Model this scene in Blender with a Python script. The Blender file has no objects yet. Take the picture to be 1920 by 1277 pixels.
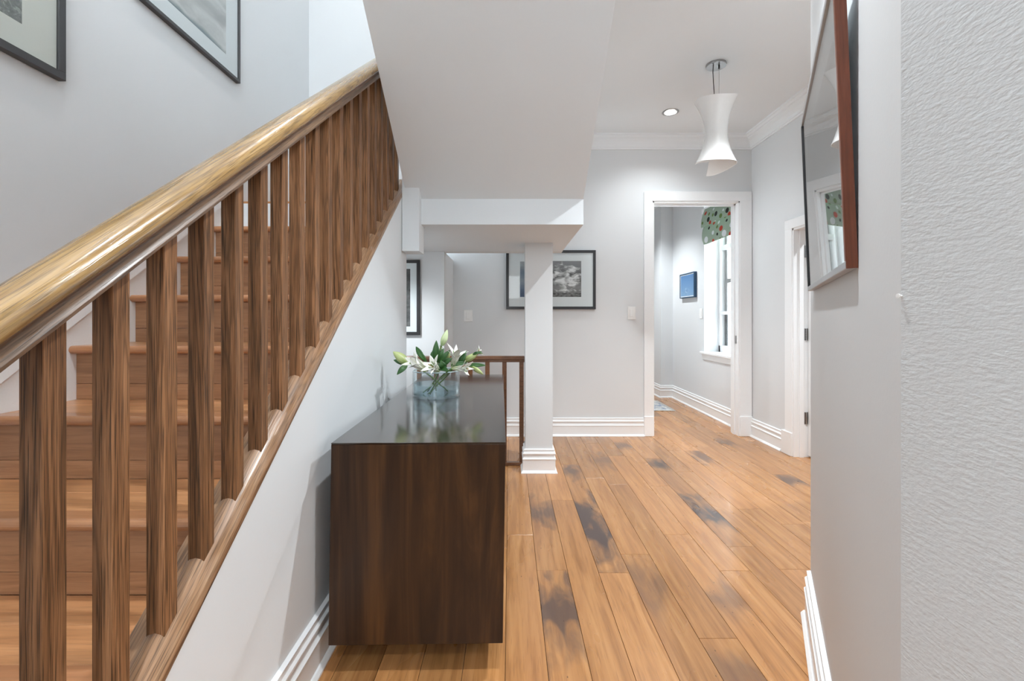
import bpy, bmesh, math, random
from mathutils import Vector, Matrix, noise as mnoise

random.seed(7)
SC = bpy.context.scene
COL = SC.collection

# ------------------------------------------------------------------ camera
F = 853.3                    # focal length in pixels of the 1920 frame (16 mm lens)
EYE = 1.05
cam_d = bpy.data.cameras.new('camera')
cam_d.sensor_fit = 'HORIZONTAL'
cam_d.sensor_width = 36.0
cam_d.lens = F / 1920.0 * 36.0
cam_d.shift_x = (960 - 956) / 1920.0
cam_d.shift_y = -(638.5 - 596) / 1920.0
cam_d.clip_start = 0.02
cam = bpy.data.objects.new('camera', cam_d)
cam.location = (0, 0, EYE)
cam.rotation_euler = (math.pi / 2, 0, 0)
COL.objects.link(cam)
SC.camera = cam

# ------------------------------------------------------------------ world and exposure
SC.view_settings.view_transform = 'Standard'
SC.view_settings.look = 'None'
SC.view_settings.gamma = 1.0
SC.view_settings.use_curve_mapping = False
SC.view_settings.exposure = 0.84
SC.cycles.use_denoising = True
SC.cycles.diffuse_bounces = 5
SC.cycles.max_bounces = 10
SC.cycles.transparent_max_bounces = 12
SC.cycles.caustics_reflective = False
SC.cycles.caustics_refractive = False
SC.cycles.sample_clamp_indirect = 6.0
world = bpy.data.worlds.new('daylight')
SC.world = world
world.use_nodes = True
bg = world.node_tree.nodes['Background']
bg.inputs[0].default_value = (0.9, 0.96, 1.0, 1)
bg.inputs[1].default_value = 6.0

LAMP = 26.0                  # watts of one recessed downlight
WHITE_LIGHT = (0.91, 0.965, 1.0)

# ------------------------------------------------------------------ helpers
def P(px, py, d):
    return Vector(((px - 956) / F * d, d, EYE + (596 - py) / F * d))

def link(o, parent=None):
    COL.objects.link(o)
    if parent is not None:
        o.parent = parent
    return o

def empty(name, loc=(0, 0, 0), rot=(0, 0, 0)):
    o = bpy.data.objects.new(name, None)
    o.location = loc
    o.rotation_euler = rot
    o.empty_display_size = 0.05
    return link(o)

def tag(o, label=None, cat=None, group=None, kind=None):
    if label: o['label'] = label
    if cat: o['category'] = cat
    if group: o['group'] = group
    if kind: o['kind'] = kind
    return o

def mesh_obj(name, verts, faces, mat, parent=None, smooth=False, loc=None):
    me = bpy.data.meshes.new(name)
    me.from_pydata([tuple(v) for v in verts], [], faces)
    me.update()
    bm = bmesh.new(); bm.from_mesh(me)
    bmesh.ops.recalc_face_normals(bm, faces=bm.faces)
    bm.to_mesh(me); bm.free()
    if mat is not None:
        me.materials.append(mat)
    if smooth:
        for p in me.polygons: p.use_smooth = True
    o = bpy.data.objects.new(name, me)
    if loc is not None: o.location = loc
    return link(o, parent)

def bm_obj(name, bm, mat, parent=None, smooth=False, loc=None, angle=None):
    me = bpy.data.meshes.new(name)
    bmesh.ops.recalc_face_normals(bm, faces=bm.faces)
    bm.to_mesh(me); bm.free()
    if mat is not None: me.materials.append(mat)
    if smooth:
        for p in me.polygons: p.use_smooth = True
        if angle is not None:
            try: me.set_sharp_from_angle(angle=math.radians(angle))
            except Exception: pass
    o = bpy.data.objects.new(name, me)
    if loc is not None: o.location = loc
    return link(o, parent)

def add_box(bm, a, b, bev=0.0):
    x0, y0, z0 = a; x1, y1, z1 = b
    vs = [bm.verts.new(c) for c in ((x0,y0,z0),(x1,y0,z0),(x1,y1,z0),(x0,y1,z0),(x0,y0,z1),(x1,y0,z1),(x1,y1,z1),(x0,y1,z1))]
    fs = [bm.faces.new([vs[i] for i in q]) for q in ((0,1,2,3),(4,5,6,7),(0,1,5,4),(1,2,6,5),(2,3,7,6),(3,0,4,7))]
    if bev > 0:
        es = set()
        for f in fs: es.update(f.edges)
        bmesh.ops.bevel(bm, geom=list(es), offset=bev, segments=1, affect='EDGES')

def box(name, a, b, mat, parent=None, bev=0.0, loc=None):
    bm = bmesh.new(); add_box(bm, a, b, bev)
    return bm_obj(name, bm, mat, parent, loc=loc)

def boxes(name, lst, mat, parent=None, bev=0.0):
    bm = bmesh.new()
    for a, b in lst: add_box(bm, a, b, bev)
    return bm_obj(name, bm, mat, parent)

def prism_x(name, yz, x0, x1, mat, parent=None):
    n = len(yz)
    vs = [(x0, y, z) for y, z in yz] + [(x1, y, z) for y, z in yz]
    fs = [list(range(n)), list(range(n, 2 * n))] + [[i, (i + 1) % n, n + (i + 1) % n, n + i] for i in range(n)]
    return mesh_obj(name, vs, fs, mat, parent)

def prism_z(name, xy, z0, z1, mat, parent=None):
    n = len(xy)
    vs = [(x, y, z0) for x, y in xy] + [(x, y, z1) for x, y in xy]
    fs = [list(range(n)), list(range(n, 2 * n))] + [[i, (i + 1) % n, n + (i + 1) % n, n + i] for i in range(n)]
    return mesh_obj(name, vs, fs, mat, parent)

def sweep(name, path, prof, mat, parent=None, closed=False):
    """mitred moulding: path of (x, y), room on its left; prof of (offset into the room, z)"""
    n = len(path); m = len(prof); dirs = []
    segs = n if closed else n - 1
    for i in range(segs):
        a = Vector(path[i]); b = Vector(path[(i + 1) % n]); d = (b - a).normalized()
        dirs.append(Vector((-d.y, d.x)))
    vs = []
    for i in range(n):
        if closed: n1, n2 = dirs[i - 1], dirs[i]
        else: n1 = dirs[max(i - 1, 0)]; n2 = dirs[min(i, segs - 1)]
        mit = (n1 + n2) / (1 + n1.dot(n2))
        for o_, z in prof:
            vs.append((path[i][0] + mit.x * o_, path[i][1] + mit.y * o_, z))
    fs = []
    for i in range(segs):
        j = (i + 1) % n
        for k in range(m):
            k2 = (k + 1) % m
            fs.append([i * m + k, i * m + k2, j * m + k2, j * m + k])
    if not closed:
        fs.append(list(range(m))); fs.append([(n - 1) * m + k for k in range(m)])
    return mesh_obj(name, vs, fs, mat, parent)

def tube(name, pts, rad, mat, parent=None, seg=10, caps=True):
    """round tube along points; rad is a number or a list"""
    n = len(pts); pts = [Vector(p) for p in pts]
    rads = rad if isinstance(rad, (list, tuple)) else [rad] * n
    vs, fs = [], []
    up = Vector((0.13, 0.31, 0.94))
    for i, p in enumerate(pts):
        t = (pts[min(i + 1, n - 1)] - pts[max(i - 1, 0)]).normalized()
        if abs(t.dot(up)) > 0.95: up = Vector((0.94, 0.1, 0.2))
        a = t.cross(up).normalized(); b = t.cross(a)
        for k in range(seg):
            w = 2 * math.pi * k / seg
            vs.append(p + (a * math.cos(w) + b * math.sin(w)) * rads[i])
    for i in range(n - 1):
        for k in range(seg):
            fs.append([i * seg + k, i * seg + (k + 1) % seg, (i + 1) * seg + (k + 1) % seg, (i + 1) * seg + k])
    if caps:
        fs.append(list(range(seg))); fs.append([(n - 1) * seg + k for k in range(seg)])
    return mesh_obj(name, vs, fs, mat, parent, smooth=True)

def lathe(name, prof, mat, parent=None, seg=40, loc=(0, 0, 0), smooth=True, angle=35):
    """prof of (radius, z); open chain, radius 0 closes"""
    bm = bmesh.new(); rings = []
    for r, z in prof:
        if r <= 1e-6: rings.append([bm.verts.new((0, 0, z))])
        else: rings.append([bm.verts.new((r * math.cos(2 * math.pi * k / seg), r * math.sin(2 * math.pi * k / seg), z)) for k in range(seg)])
    for a, b in zip(rings[:-1], rings[1:]):
        for k in range(seg):
            k2 = (k + 1) % seg
            if len(a) == 1 and len(b) == 1: continue
            if len(a) == 1: bm.faces.new([a[0], b[k], b[k2]])
            elif len(b) == 1: bm.faces.new([a[k], a[k2], b[0]])
            else: bm.faces.new([a[k], a[k2], b[k2], b[k]])
    return bm_obj(name, bm, mat, parent, smooth=smooth, loc=loc, angle=angle)

# ------------------------------------------------------------------ materials
def new_mat(name):
    m = bpy.data.materials.new(name); m.use_nodes = True
    nt = m.node_tree
    return m, nt, nt.nodes['Principled BSDF']

def N(nt, typ, **kw):
    n = nt.nodes.new(typ)
    for k, v in kw.items():
        if k == 'inp':
            for kk, vv in v.items(): n.inputs[kk].default_value = vv
        else: setattr(n, k, v)
    return n

def ramp(nt, fac, stops, interp='LINEAR'):
    r = nt.nodes.new('ShaderNodeValToRGB'); r.color_ramp.interpolation = interp
    e = r.color_ramp.elements
    while len(e) < len(stops): e.new(0.5)
    for el, (p, c) in zip(e, stops):
        el.position = p; el.color = (c[0], c[1], c[2], 1) if not isinstance(c, (int, float)) else (c, c, c, 1)
    nt.links.new(fac, r.inputs[0])
    return r

def mixc(nt, fac, a, b, mode='MIX'):
    n = nt.nodes.new('ShaderNodeMix'); n.data_type = 'RGBA'; n.blend_type = mode
    for sock, v in ((n.inputs[0], fac), (n.inputs[6], a), (n.inputs[7], b)):
        if hasattr(v, 'is_linked') or hasattr(v, 'links'): nt.links.new(v, sock)
        elif isinstance(v, (int, float)): sock.default_value = v
        else: sock.default_value = (v[0], v[1], v[2], 1)
    return n.outputs[2]

def mth(nt, op, a, b=None, clamp=False):
    n = nt.nodes.new('ShaderNodeMath'); n.operation = op; n.use_clamp = clamp
    for i, v in enumerate((a, b)):
        if v is None: continue
        if isinstance(v, (int, float)): n.inputs[i].default_value = v
        else: nt.links.new(v, n.inputs[i])
    return n.outputs[0]

def plain(name, col, rough=0.5, metal=0.0, bump=0.0, bscale=200, coat=0.0):
    m, nt, b = new_mat(name)
    b.inputs['Base Color'].default_value = (*col, 1)
    b.inputs['Roughness'].default_value = rough
    b.inputs['Metallic'].default_value = metal
    b.inputs['Coat Weight'].default_value = coat
    tc = N(nt, 'ShaderNodeTexCoord')
    no = N(nt, 'ShaderNodeTexNoise', inp={'Scale': bscale, 'Detail': 3})
    nt.links.new(tc.outputs['Object'], no.inputs['Vector'])
    v = mixc(nt, no.outputs[0], tuple(c * 0.97 for c in col), tuple(min(c * 1.03, 1) for c in col))
    nt.links.new(v, b.inputs['Base Color'])
    if bump > 0:
        bp = N(nt, 'ShaderNodeBump', inp={'Strength': bump, 'Distance': 0.002})
        nt.links.new(no.outputs[0], bp.inputs['Height']); nt.links.new(bp.outputs[0], b.inputs['Normal'])
    return m

def painted_wall(name, col, scale, strength, dist, rough=0.62, stretch=(1, 1, 1)):
    m, nt, b = new_mat(name)
    b.inputs['Roughness'].default_value = rough
    g = N(nt, 'ShaderNodeNewGeometry')
    mp = N(nt, 'ShaderNodeMapping'); mp.inputs['Scale'].default_value = stretch
    nt.links.new(g.outputs['Position'], mp.inputs[0])
    no = N(nt, 'ShaderNodeTexNoise', inp={'Scale': scale, 'Detail': 4, 'Roughness': 0.55})
    n2 = N(nt, 'ShaderNodeTexNoise', inp={'Scale': 1.6, 'Detail': 2})
    nt.links.new(mp.outputs[0], no.inputs['Vector']); nt.links.new(g.outputs['Position'], n2.inputs['Vector'])
    nt.links.new(mixc(nt, n2.outputs[0], tuple(c * 0.975 for c in col), tuple(min(1, c * 1.02) for c in col)), b.inputs['Base Color'])
    bp = N(nt, 'ShaderNodeBump', inp={'Strength': strength, 'Distance': dist})
    nt.links.new(no.outputs[0], bp.inputs['Height']); nt.links.new(bp.outputs[0], b.inputs['Normal'])
    return m

WALL = painted_wall('wall_paint', (0.715, 0.735, 0.748), 140, 0.10, 0.002)
WALL_ROUGH = painted_wall('wall_paint_orange_peel', (0.655, 0.675, 0.687), 170, 0.42, 0.0022, 0.55, (1.0, 0.55, 1.25))
SOFFIT = painted_wall('soffit_paint', (0.775, 0.812, 0.838), 140, 0.08, 0.002)
CEIL = painted_wall('ceiling_paint', (0.83, 0.865, 0.885), 120, 0.04, 0.002, 0.8)
TRIM = plain('trim_gloss_white', (0.88, 0.895, 0.905), 0.32)
GAP = plain('dark_subfloor', (0.035, 0.022, 0.014), 0.9)

def wood(name, stops, stretch, scale=1.0, rough=0.42, pore=0.55, distort=1.2, coat=0.0, bump=0.25, pore_col=(0.03, 0.018, 0.01), pore_t=0.6, figure=0.35, spec=0.5):
    """grain runs along the axis with the small number in 'stretch'; object space plus a random offset per object"""
    m, nt, b = new_mat(name)
    tc = N(nt, 'ShaderNodeTexCoord'); oi = N(nt, 'ShaderNodeObjectInfo')
    off = N(nt, 'ShaderNodeVectorMath', operation='SCALE'); off.inputs[0].default_value = (7.3, 5.1, 9.7)
    nt.links.new(oi.outputs['Random'], off.inputs['Scale'])
    ad = N(nt, 'ShaderNodeVectorMath', operation='ADD')
    nt.links.new(tc.outputs['Object'], ad.inputs[0]); nt.links.new(off.outputs[0], ad.inputs[1])
    mp = N(nt, 'ShaderNodeMapping'); mp.inputs['Scale'].default_value = tuple(s * scale for s in stretch)
    nt.links.new(ad.outputs[0], mp.inputs[0])
    n1 = N(nt, 'ShaderNodeTexNoise', inp={'Scale': 1.0, 'Detail': 5, 'Roughness': 0.6, 'Distortion': distort})
    nt.links.new(mp.outputs[0], n1.inputs['Vector'])
    r = ramp(nt, n1.outputs[0], stops)
    # cathedral figure: bands of a slow noise
    mp3 = N(nt, 'ShaderNodeMapping'); mp3.inputs['Scale'].default_value = tuple(s * scale * 0.22 for s in stretch)
    nt.links.new(ad.outputs[0], mp3.inputs[0])
    n3 = N(nt, 'ShaderNodeTexNoise', inp={'Scale': 1.0, 'Detail': 1, 'Distortion': 0.4})
    nt.links.new(mp3.outputs[0], n3.inputs['Vector'])
    band = mth(nt, 'FRACT', mth(nt, 'MULTIPLY', n3.outputs[0], 16.0))
    band = ramp(nt, band, [(0.0, 1.0), (0.16, 0.0), (0.8, 0.0), (1.0, 1.0)]).outputs[0]
    c0 = mixc(nt, mth(nt, 'MULTIPLY', band, figure), r.outputs[0], pore_col)
    # pores: fine dark streaks
    mp2 = N(nt, 'ShaderNodeMapping'); mp2.inputs['Scale'].default_value = tuple((s * 7.0 if s > min(stretch) else s * 3.5) * scale for s in stretch)
    nt.links.new(ad.outputs[0], mp2.inputs[0])
    n2 = N(nt, 'ShaderNodeTexNoise', inp={'Scale': 1.0, 'Detail': 2, 'Roughness': 0.5})
    nt.links.new(mp2.outputs[0], n2.inputs['Vector'])
    pr = ramp(nt, n2.outputs[0], [(pore_t - 0.07, 0.0), (pore_t + 0.07, 1.0)])
    c1 = mixc(nt, mth(nt, 'MULTIPLY', pr.outputs[0], pore), c0, pore_col)
    # tone of each piece
    rv = mth(nt, 'ADD', mth(nt, 'MULTIPLY', oi.outputs['Random'], 0.3), 0.85)
    hs = N(nt, 'ShaderNodeHueSaturation'); nt.links.new(rv, hs.inputs['Value']); nt.links.new(c1, hs.inputs['Color'])
    nt.links.new(hs.outputs[0], b.inputs['Base Color'])
    b.inputs['Roughness'].default_value = rough; b.inputs['Specular IOR Level'].default_value = spec
    b.inputs['Coat Weight'].default_value = coat; b.inputs['Coat Roughness'].default_value = 0.12
    bp = N(nt, 'ShaderNodeBump', inp={'Strength': bump, 'Distance': 0.0006}); bp.invert = True
    nt.links.new(pr.outputs[0], bp.inputs['Height']); nt.links.new(bp.outputs[0], b.inputs['Normal'])
    return m

BAL = wood('baluster_oak', [(0.25, (0.13, 0.058, 0.024)), (0.5, (0.27, 0.128, 0.056)), (0.75, (0.42, 0.215, 0.105))], (85, 85, 3.0), 1.0, 0.45, 0.75, 0.7, figure=0.5, pore_t=0.57, spec=0.22)
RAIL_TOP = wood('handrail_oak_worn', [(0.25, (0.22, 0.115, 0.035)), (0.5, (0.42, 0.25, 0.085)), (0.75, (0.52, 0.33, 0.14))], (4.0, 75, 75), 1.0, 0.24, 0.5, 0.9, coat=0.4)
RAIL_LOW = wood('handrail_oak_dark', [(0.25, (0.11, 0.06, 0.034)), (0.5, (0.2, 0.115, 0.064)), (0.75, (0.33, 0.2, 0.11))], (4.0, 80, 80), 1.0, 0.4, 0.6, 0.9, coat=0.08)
SHOE = wood('shoe_rail_oak', [(0.25, (0.17, 0.09, 0.045)), (0.5, (0.3, 0.165, 0.085)), (0.75, (0.42, 0.26, 0.15))], (4.0, 70, 70), 1.0, 0.33, 0.6, 0.9, coat=0.2)
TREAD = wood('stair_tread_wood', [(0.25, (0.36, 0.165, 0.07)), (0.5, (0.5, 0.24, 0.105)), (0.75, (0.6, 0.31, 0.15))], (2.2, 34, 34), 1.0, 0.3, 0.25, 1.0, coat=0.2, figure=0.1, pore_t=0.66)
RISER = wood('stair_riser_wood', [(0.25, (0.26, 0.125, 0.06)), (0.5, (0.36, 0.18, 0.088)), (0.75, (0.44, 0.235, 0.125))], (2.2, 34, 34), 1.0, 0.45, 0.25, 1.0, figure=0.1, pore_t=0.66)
NOSE = wood('stair_nosing_wood', [(0.25, (0.34, 0.15, 0.066)), (0.5, (0.43, 0.195, 0.088)), (0.75, (0.5, 0.24, 0.115))], (2.2, 34, 34), 1.0, 0.28, 0.15, 1.0, coat=0.3, figure=0.05, pore_t=0.68)
ESPRESSO = wood('espresso_veneer', [(0.25, (0.012, 0.006, 0.0035)), (0.5, (0.042, 0.019, 0.008)), (0.75, (0.1, 0.044, 0.015))], (9, 9, 0.7), 1.0, 0.36, 0.35, 1.8, pore_col=(0.012, 0.006, 0.004), figure=0.12, bump=0.08, spec=0.3)
ESP_TOP = wood('espresso_top_lacquer', [(0.2, (0.014, 0.008, 0.005)), (0.5, (0.024, 0.014, 0.009)), (0.8, (0.036, 0.02, 0.012))], (24, 1.2, 24), 1.0, 0.13, 0.1, 1.0, coat=0.6, figure=0.0, bump=0.02)
MAHOG = wood('mahogany_frame', [(0.25, (0.12, 0.03, 0.012)), (0.5, (0.19, 0.05, 0.02)), (0.75, (0.24, 0.07, 0.03))], (90, 90, 4), 1.0, 0.35, 0.2, 0.8, figure=0.08)
RAIL_DARK = wood('guard_rail_walnut', [(0.25, (0.1, 0.036, 0.014)), (0.5, (0.18, 0.072, 0.028)), (0.75, (0.24, 0.105, 0.045))], (20, 60, 60), 1.0, 0.33, 0.3, 0.8, coat=0.2, figure=0.1)
BLACK_FRAME = plain('black_frame_lacquer', (0.018, 0.018, 0.02), 0.38)
DARK_FRAME = plain('charcoal_frame', (0.055, 0.055, 0.058), 0.42)
PEWTER = plain('pewter_frame', (0.46, 0.46, 0.47), 0.4, 0.55, 0.3, 120)
CHROME = plain('satin_nickel', (0.42, 0.42, 0.42), 0.3, 1.0)
DARK_METAL = plain('dark_cord_grip', (0.03, 0.03, 0.03), 0.4, 0.4)
MAT_WARM = plain('mat_board_cream', (0.74, 0.745, 0.69), 0.8)
MAT_COOL = plain('mat_board_white', (0.8, 0.83, 0.845), 0.8)
PLATE = plain('switch_plate_white', (0.86, 0.86, 0.85), 0.35)
SHADE_GLASS = plain('opal_glass', (0.9, 0.9, 0.89), 0.25)
SHADE_GLASS.node_tree.nodes['Principled BSDF'].inputs['Transmission Weight'].default_value = 0.0
SHADE_GLASS.node_tree.nodes['Principled BSDF'].inputs['Subsurface Weight'].default_value = 0.0
DARK_WIN = plain('dark_window_track', (0.03, 0.032, 0.035), 0.5)
GREY_WIN = plain('grey_storm_frame', (0.3, 0.3, 0.3), 0.5)

def emit(name, col, s):
    m = bpy.data.materials.new(name); m.use_nodes = True; nt = m.node_tree
    nt.nodes.remove(nt.nodes['Principled BSDF'])
    e = N(nt, 'ShaderNodeEmission'); e.inputs[0].default_value = (*col, 1); e.inputs[1].default_value = s
    nt.links.new(e.outputs[0], nt.nodes['Material Output'].inputs[0])
    return m
LENS = emit('lamp_lens', (1, 0.98, 0.95), 30.0)

def thin_glass(name, tint, gloss=1.45, add=0.0):
    m = bpy.data.materials.new(name); m.use_nodes = True; nt = m.node_tree
    nt.nodes.remove(nt.nodes['Principled BSDF'])
    t = N(nt, 'ShaderNodeBsdfTransparent'); t.inputs[0].default_value = (*tint, 1)
    g = N(nt, 'ShaderNodeBsdfGlossy'); g.inputs['Roughness'].default_value = 0.01
    lw = N(nt, 'ShaderNodeLayerWeight'); lw.inputs[0].default_value = 0.5
    mx = N(nt, 'ShaderNodeMixShader')
    f0 = ((gloss - 1) / (gloss + 1)) ** 2
    nt.links.new(mth(nt, 'ADD', mth(nt, 'MULTIPLY', mth(nt, 'POWER', lw.outputs['Facing'], 5.0), 1 - f0), f0 + add, True), mx.inputs[0])
    nt.links.new(t.outputs[0], mx.inputs[1]); nt.links.new(g.outputs[0], mx.inputs[2])
    nt.links.new(mx.outputs[0], nt.nodes['Material Output'].inputs[0])
    return m
PANE = thin_glass('picture_glass', (0.97, 0.98, 0.98), 1.25)
PANE_STRONG = thin_glass('picture_glass_polished', (0.97, 0.98, 0.98), 1.5, 0.04)
WINDOW_GLASS = thin_glass('window_glass', (0.96, 0.97, 0.97), 1.3)
VASE_GLASS = thin_glass('vase_glass', (0.945, 0.975, 0.985), 1.6)

def floor_material():
    m, nt, b = new_mat('floor_plank_oak')
    g = N(nt, 'ShaderNodeNewGeometry'); oi = N(nt, 'ShaderNodeObjectInfo')
    off = N(nt, 'ShaderNodeVectorMath', operation='SCALE'); off.inputs[0].default_value = (17.3, 5.1, 0)
    nt.links.new(oi.outputs['Random'], off.inputs['Scale'])
    ad = N(nt, 'ShaderNodeVectorMath', operation='ADD')
    nt.links.new(g.outputs['Position'], ad.inputs[0]); nt.links.new(off.outputs[0], ad.inputs[1])
    def noise(sc, scale=1.0, det=4, dist=0.0):
        mp = N(nt, 'ShaderNodeMapping'); mp.inputs['Scale'].default_value = sc
        nt.links.new(ad.outputs[0], mp.inputs[0])
        n = N(nt, 'ShaderNodeTexNoise', inp={'Scale': scale, 'Detail': det, 'Distortion': dist})
        nt.links.new(mp.outputs[0], n.inputs['Vector'])
        return n.outputs[0]
    grain = noise((38, 2.4, 1), 1.0, 5, 0.8)
    c = ramp(nt, grain, [(0.25, (0.29, 0.125, 0.04)), (0.5, (0.44, 0.205, 0.072)), (0.78, (0.55, 0.285, 0.112))]).outputs[0]
    cloud = noise((5, 1.3, 1), 1.0, 3, 0.5)
    c = mixc(nt, ramp(nt, cloud, [(0.5, 0.0), (0.8, 0.55)]).outputs[0], c, (0.37, 0.165, 0.07))
    fine = noise((230, 9, 1), 1.0, 2)
    c = mixc(nt, ramp(nt, fine, [(0.58, 0.0), (0.72, 0.45)]).outputs[0], c, (0.2, 0.09, 0.04))
    # grey-black iron stains of single boards: where and how strong is kept on each board
    sep = N(nt, 'ShaderNodeSeparateXYZ'); nt.links.new(g.outputs['Position'], sep.inputs[0])
    blot = noise((14, 5, 1), 1.0, 4, 0.6)
    tot = None
    for i in '12':
        def at(nm):
            a = N(nt, 'ShaderNodeAttribute', attribute_type='OBJECT', attribute_name=nm + i); return a.outputs['Fac']
        d = mth(nt, 'DIVIDE', mth(nt, 'ABSOLUTE', mth(nt, 'SUBTRACT', sep.outputs[1], at('stain_y'))), at('stain_len'))
        v = mth(nt, 'ADD', mth(nt, 'SUBTRACT', 1.0, d), mth(nt, 'MULTIPLY', mth(nt, 'SUBTRACT', blot, 0.52), 3.2))
        v = mth(nt, 'MULTIPLY', ramp(nt, v, [(0.0, 0.0), (0.9, 1.0)]).outputs[0], at('stain_amt'))
        tot = v if tot is None else mth(nt, 'MAXIMUM', tot, v)
    c = mixc(nt, tot, c, (0.075, 0.05, 0.045))
    # worm holes and nicks
    vo = N(nt, 'ShaderNodeTexVoronoi', inp={'Scale': 1.0}); mpv = N(nt, 'ShaderNodeMapping'); mpv.inputs['Scale'].default_value = (26, 13, 1)
    nt.links.new(ad.outputs[0], mpv.inputs[0]); nt.links.new(mpv.outputs[0], vo.inputs['Vector'])
    sp = mth(nt, 'MULTIPLY', mth(nt, 'LESS_THAN', vo.outputs['Distance'], 0.055), mth(nt, 'GREATER_THAN', cloud, 0.5))
    c = mixc(nt, mth(nt, 'MULTIPLY', sp, 0.75), c, (0.09, 0.04, 0.02))
    hs = N(nt, 'ShaderNodeHueSaturation')
    nt.links.new(mth(nt, 'ADD', mth(nt, 'MULTIPLY', oi.outputs['Random'], 0.34), 0.82), hs.inputs['Value']); nt.links.new(c, hs.inputs['Color'])
    nt.links.new(hs.outputs[0], b.inputs['Base Color'])
    b.inputs['Roughness'].default_value = 0.3
    nt.links.new(mth(nt, 'ADD', mth(nt, 'MULTIPLY', cloud, 0.16), 0.2), b.inputs['Roughness'])
    b.inputs['Coat Weight'].default_value = 0.25; b.inputs['Coat Roughness'].default_value = 0.14
    wav = noise((9, 3, 1), 1.0, 3)
    bp = N(nt, 'ShaderNodeBump', inp={'Strength': 0.12, 'Distance': 0.004})
    nt.links.new(wav, bp.inputs['Height']); nt.links.new(bp.outputs[0], b.inputs['Normal'])
    return m
FLOOR = floor_material()

# ------------------------------------------------------------------ key planes of the place
XL = -1.545        # wall on the far side of the stairs
XS = -0.584       # face of the wall under the stairs
XR = 2.15         # right wall of the back hall
YB = 4.05         # back wall
YW = 3.50         # stairwell back wall
ZC = 2.655        # hall ceiling
ZT = 4.7          # stairwell ceiling
RUN, RISE = 0.254, 0.1905
def nose_y(k): return (k + 1.215) * RUN
SL = RISE / RUN
ZLAND = 9 * RISE

# ------------------------------------------------------------------ floor
W0, PW = 0.1126, 0.1265
sub = box('floor', (-1.6, -2.6, -0.06), (3.7, 7.3, -0.016), GAP)
tag(sub, 'warm oak plank floor running the length of the hall', 'floor', kind='structure')
joints = {0: [2.20], 1: [1.894], 3: [3.26, 1.874], 8: [3.40, 2.089], 4: [2.022], 6: [2.207], 5: [2.87, 1.491], 7: [2.844],
          11: [3.6], 14: [3.05], 2: [2.62], 9: [3.1, 1.9], 10: [2.5], 12: [2.35, 3.7], 13: [3.3]}
stains = {  # row: (y, half length, strength)
    1: [(2.45, 0.22, 0.75), (1.62, 0.28, 0.85)], 3: [(2.25, 0.55, 0.98), (3.12, 0.18, 0.8)], 8: [(3.28, 0.14, 0.9), (2.46, 0.28, 0.95)],
    5: [(3.36, 0.2, 0.5), (1.35, 0.12, 0.5)], 7: [(3.72, 0.16, 0.75)], 11: [(3.45, 0.24, 0.7)], 14: [(2.93, 0.16, 0.85), (3.83, 0.15, 0.6)],
    6: [(1.70, 0.16, 0.5)], 4: [(1.80, 0.2, 0.45)], -1: [(1.15, 0.2, 0.5)], 12: [(4.9, 0.25, 0.6)], 10: [(4.35, 0.2, 0.5)], 9: [(5.3, 0.2, 0.5)]}
rng = random.Random(3)
for r in range(-6, 28):
    x0 = W0 + PW * (r - 1); x1 = x0 + PW
    x0c = max(x0, XS + 0.002) + 0.0007; x1c = x1 - 0.0007
    if x1c - x0c < 0.01: continue
    ys = list(joints.get(r, []))
    lo, hi = (-2.5, 7.0) if r < 18 else (1.5, 4.06)
    if not ys: ys = [rng.uniform(1.6, 3.4)]
    ys.sort()
    y = ys[0]
    while y > lo + 0.9:
        y -= rng.uniform(0.9, 1.6); ys.insert(0, y)
    y = ys[-1]
    while y < hi - 0.9:
        y += rng.uniform(0.9, 1.6); ys.append(y)
    ys = [lo] + [v for v in ys if lo + 0.25 < v < hi - 0.25] + [hi]
    for a, b_ in zip(ys[:-1], ys[1:]):
        if x0 > 0.5 and b_ < 0.4: continue
        if x0 > 1.1 and b_ < 1.5: continue
        bm = bmesh.new(); add_box(bm, (x0c, a + 0.0007, -0.016), (x1c, b_ - 0.0007, 0.0), 0.0005)
        o = bm_obj('plank', bm, FLOOR, sub)
        st = [s for s in stains.get(r, []) if a <= s[0] <= b_]
        for i in (1, 2):
            s = st[i - 1] if len(st) >= i else (0.0, 0.2, 0.0)
            o['stain_y%d' % i], o['stain_len%d' % i], o['stain_amt%d' % i] = float(s[0]), float(s[1]), float(s[2])

# ------------------------------------------------------------------ walls and ceilings
def struct(o, label, cat='wall'):
    return tag(o, label, cat, kind='structure')

struct(box('wall_left', (XL - 0.12, -2.6, -0.05), (XL, YW + 0.1, ZT), WALL), 'light grey wall beside the stairs with two hung pictures')
struct(boxes('wall_stairwell', [((XL - 0.12, YW, 1.56), (0.405, YW + 0.09, ZT))], WALL), 'bright white wall behind the upper landing')
struct(box('wall_alcove', (XL - 0.12, YW, -0.05), (-0.505, YB + 0.12, 1.56), WALL), 'white wall block under the landing holding a narrow black picture')
# back wall with the far doorway
DX0, DX1, DZ = 1.262, 2.046, 2.09
struct(boxes('wall_back', [((-0.505, YB, -0.05), (DX0, YB + 0.12, ZC + 0.3)), ((DX1, YB, -0.05), (XR + 0.25, YB + 0.12, ZC + 0.3)), ((DX0, YB, DZ), (DX1, YB + 0.12, ZC + 0.3)), ((-1.64, YB, 1.56), (-0.505, YB + 0.12, ZC + 0.3))], WALL),
       'white back wall with the open doorway at its right end')
# right wall of the hall with a low doorway
RY0, RY1, RZ = 2.70, 3.45, 1.73
struct(boxes('wall_right', [((XR, 1.5, -0.05), (XR + 0.12, RY0, ZC + 0.3)), ((XR, RY1, -0.05), (XR + 0.12, YB, ZC + 0.3)), ((XR, RY0, RZ), (XR + 0.12, RY1, ZC + 0.3))], WALL),
       'white right wall of the back hall with a low door opening')
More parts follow.
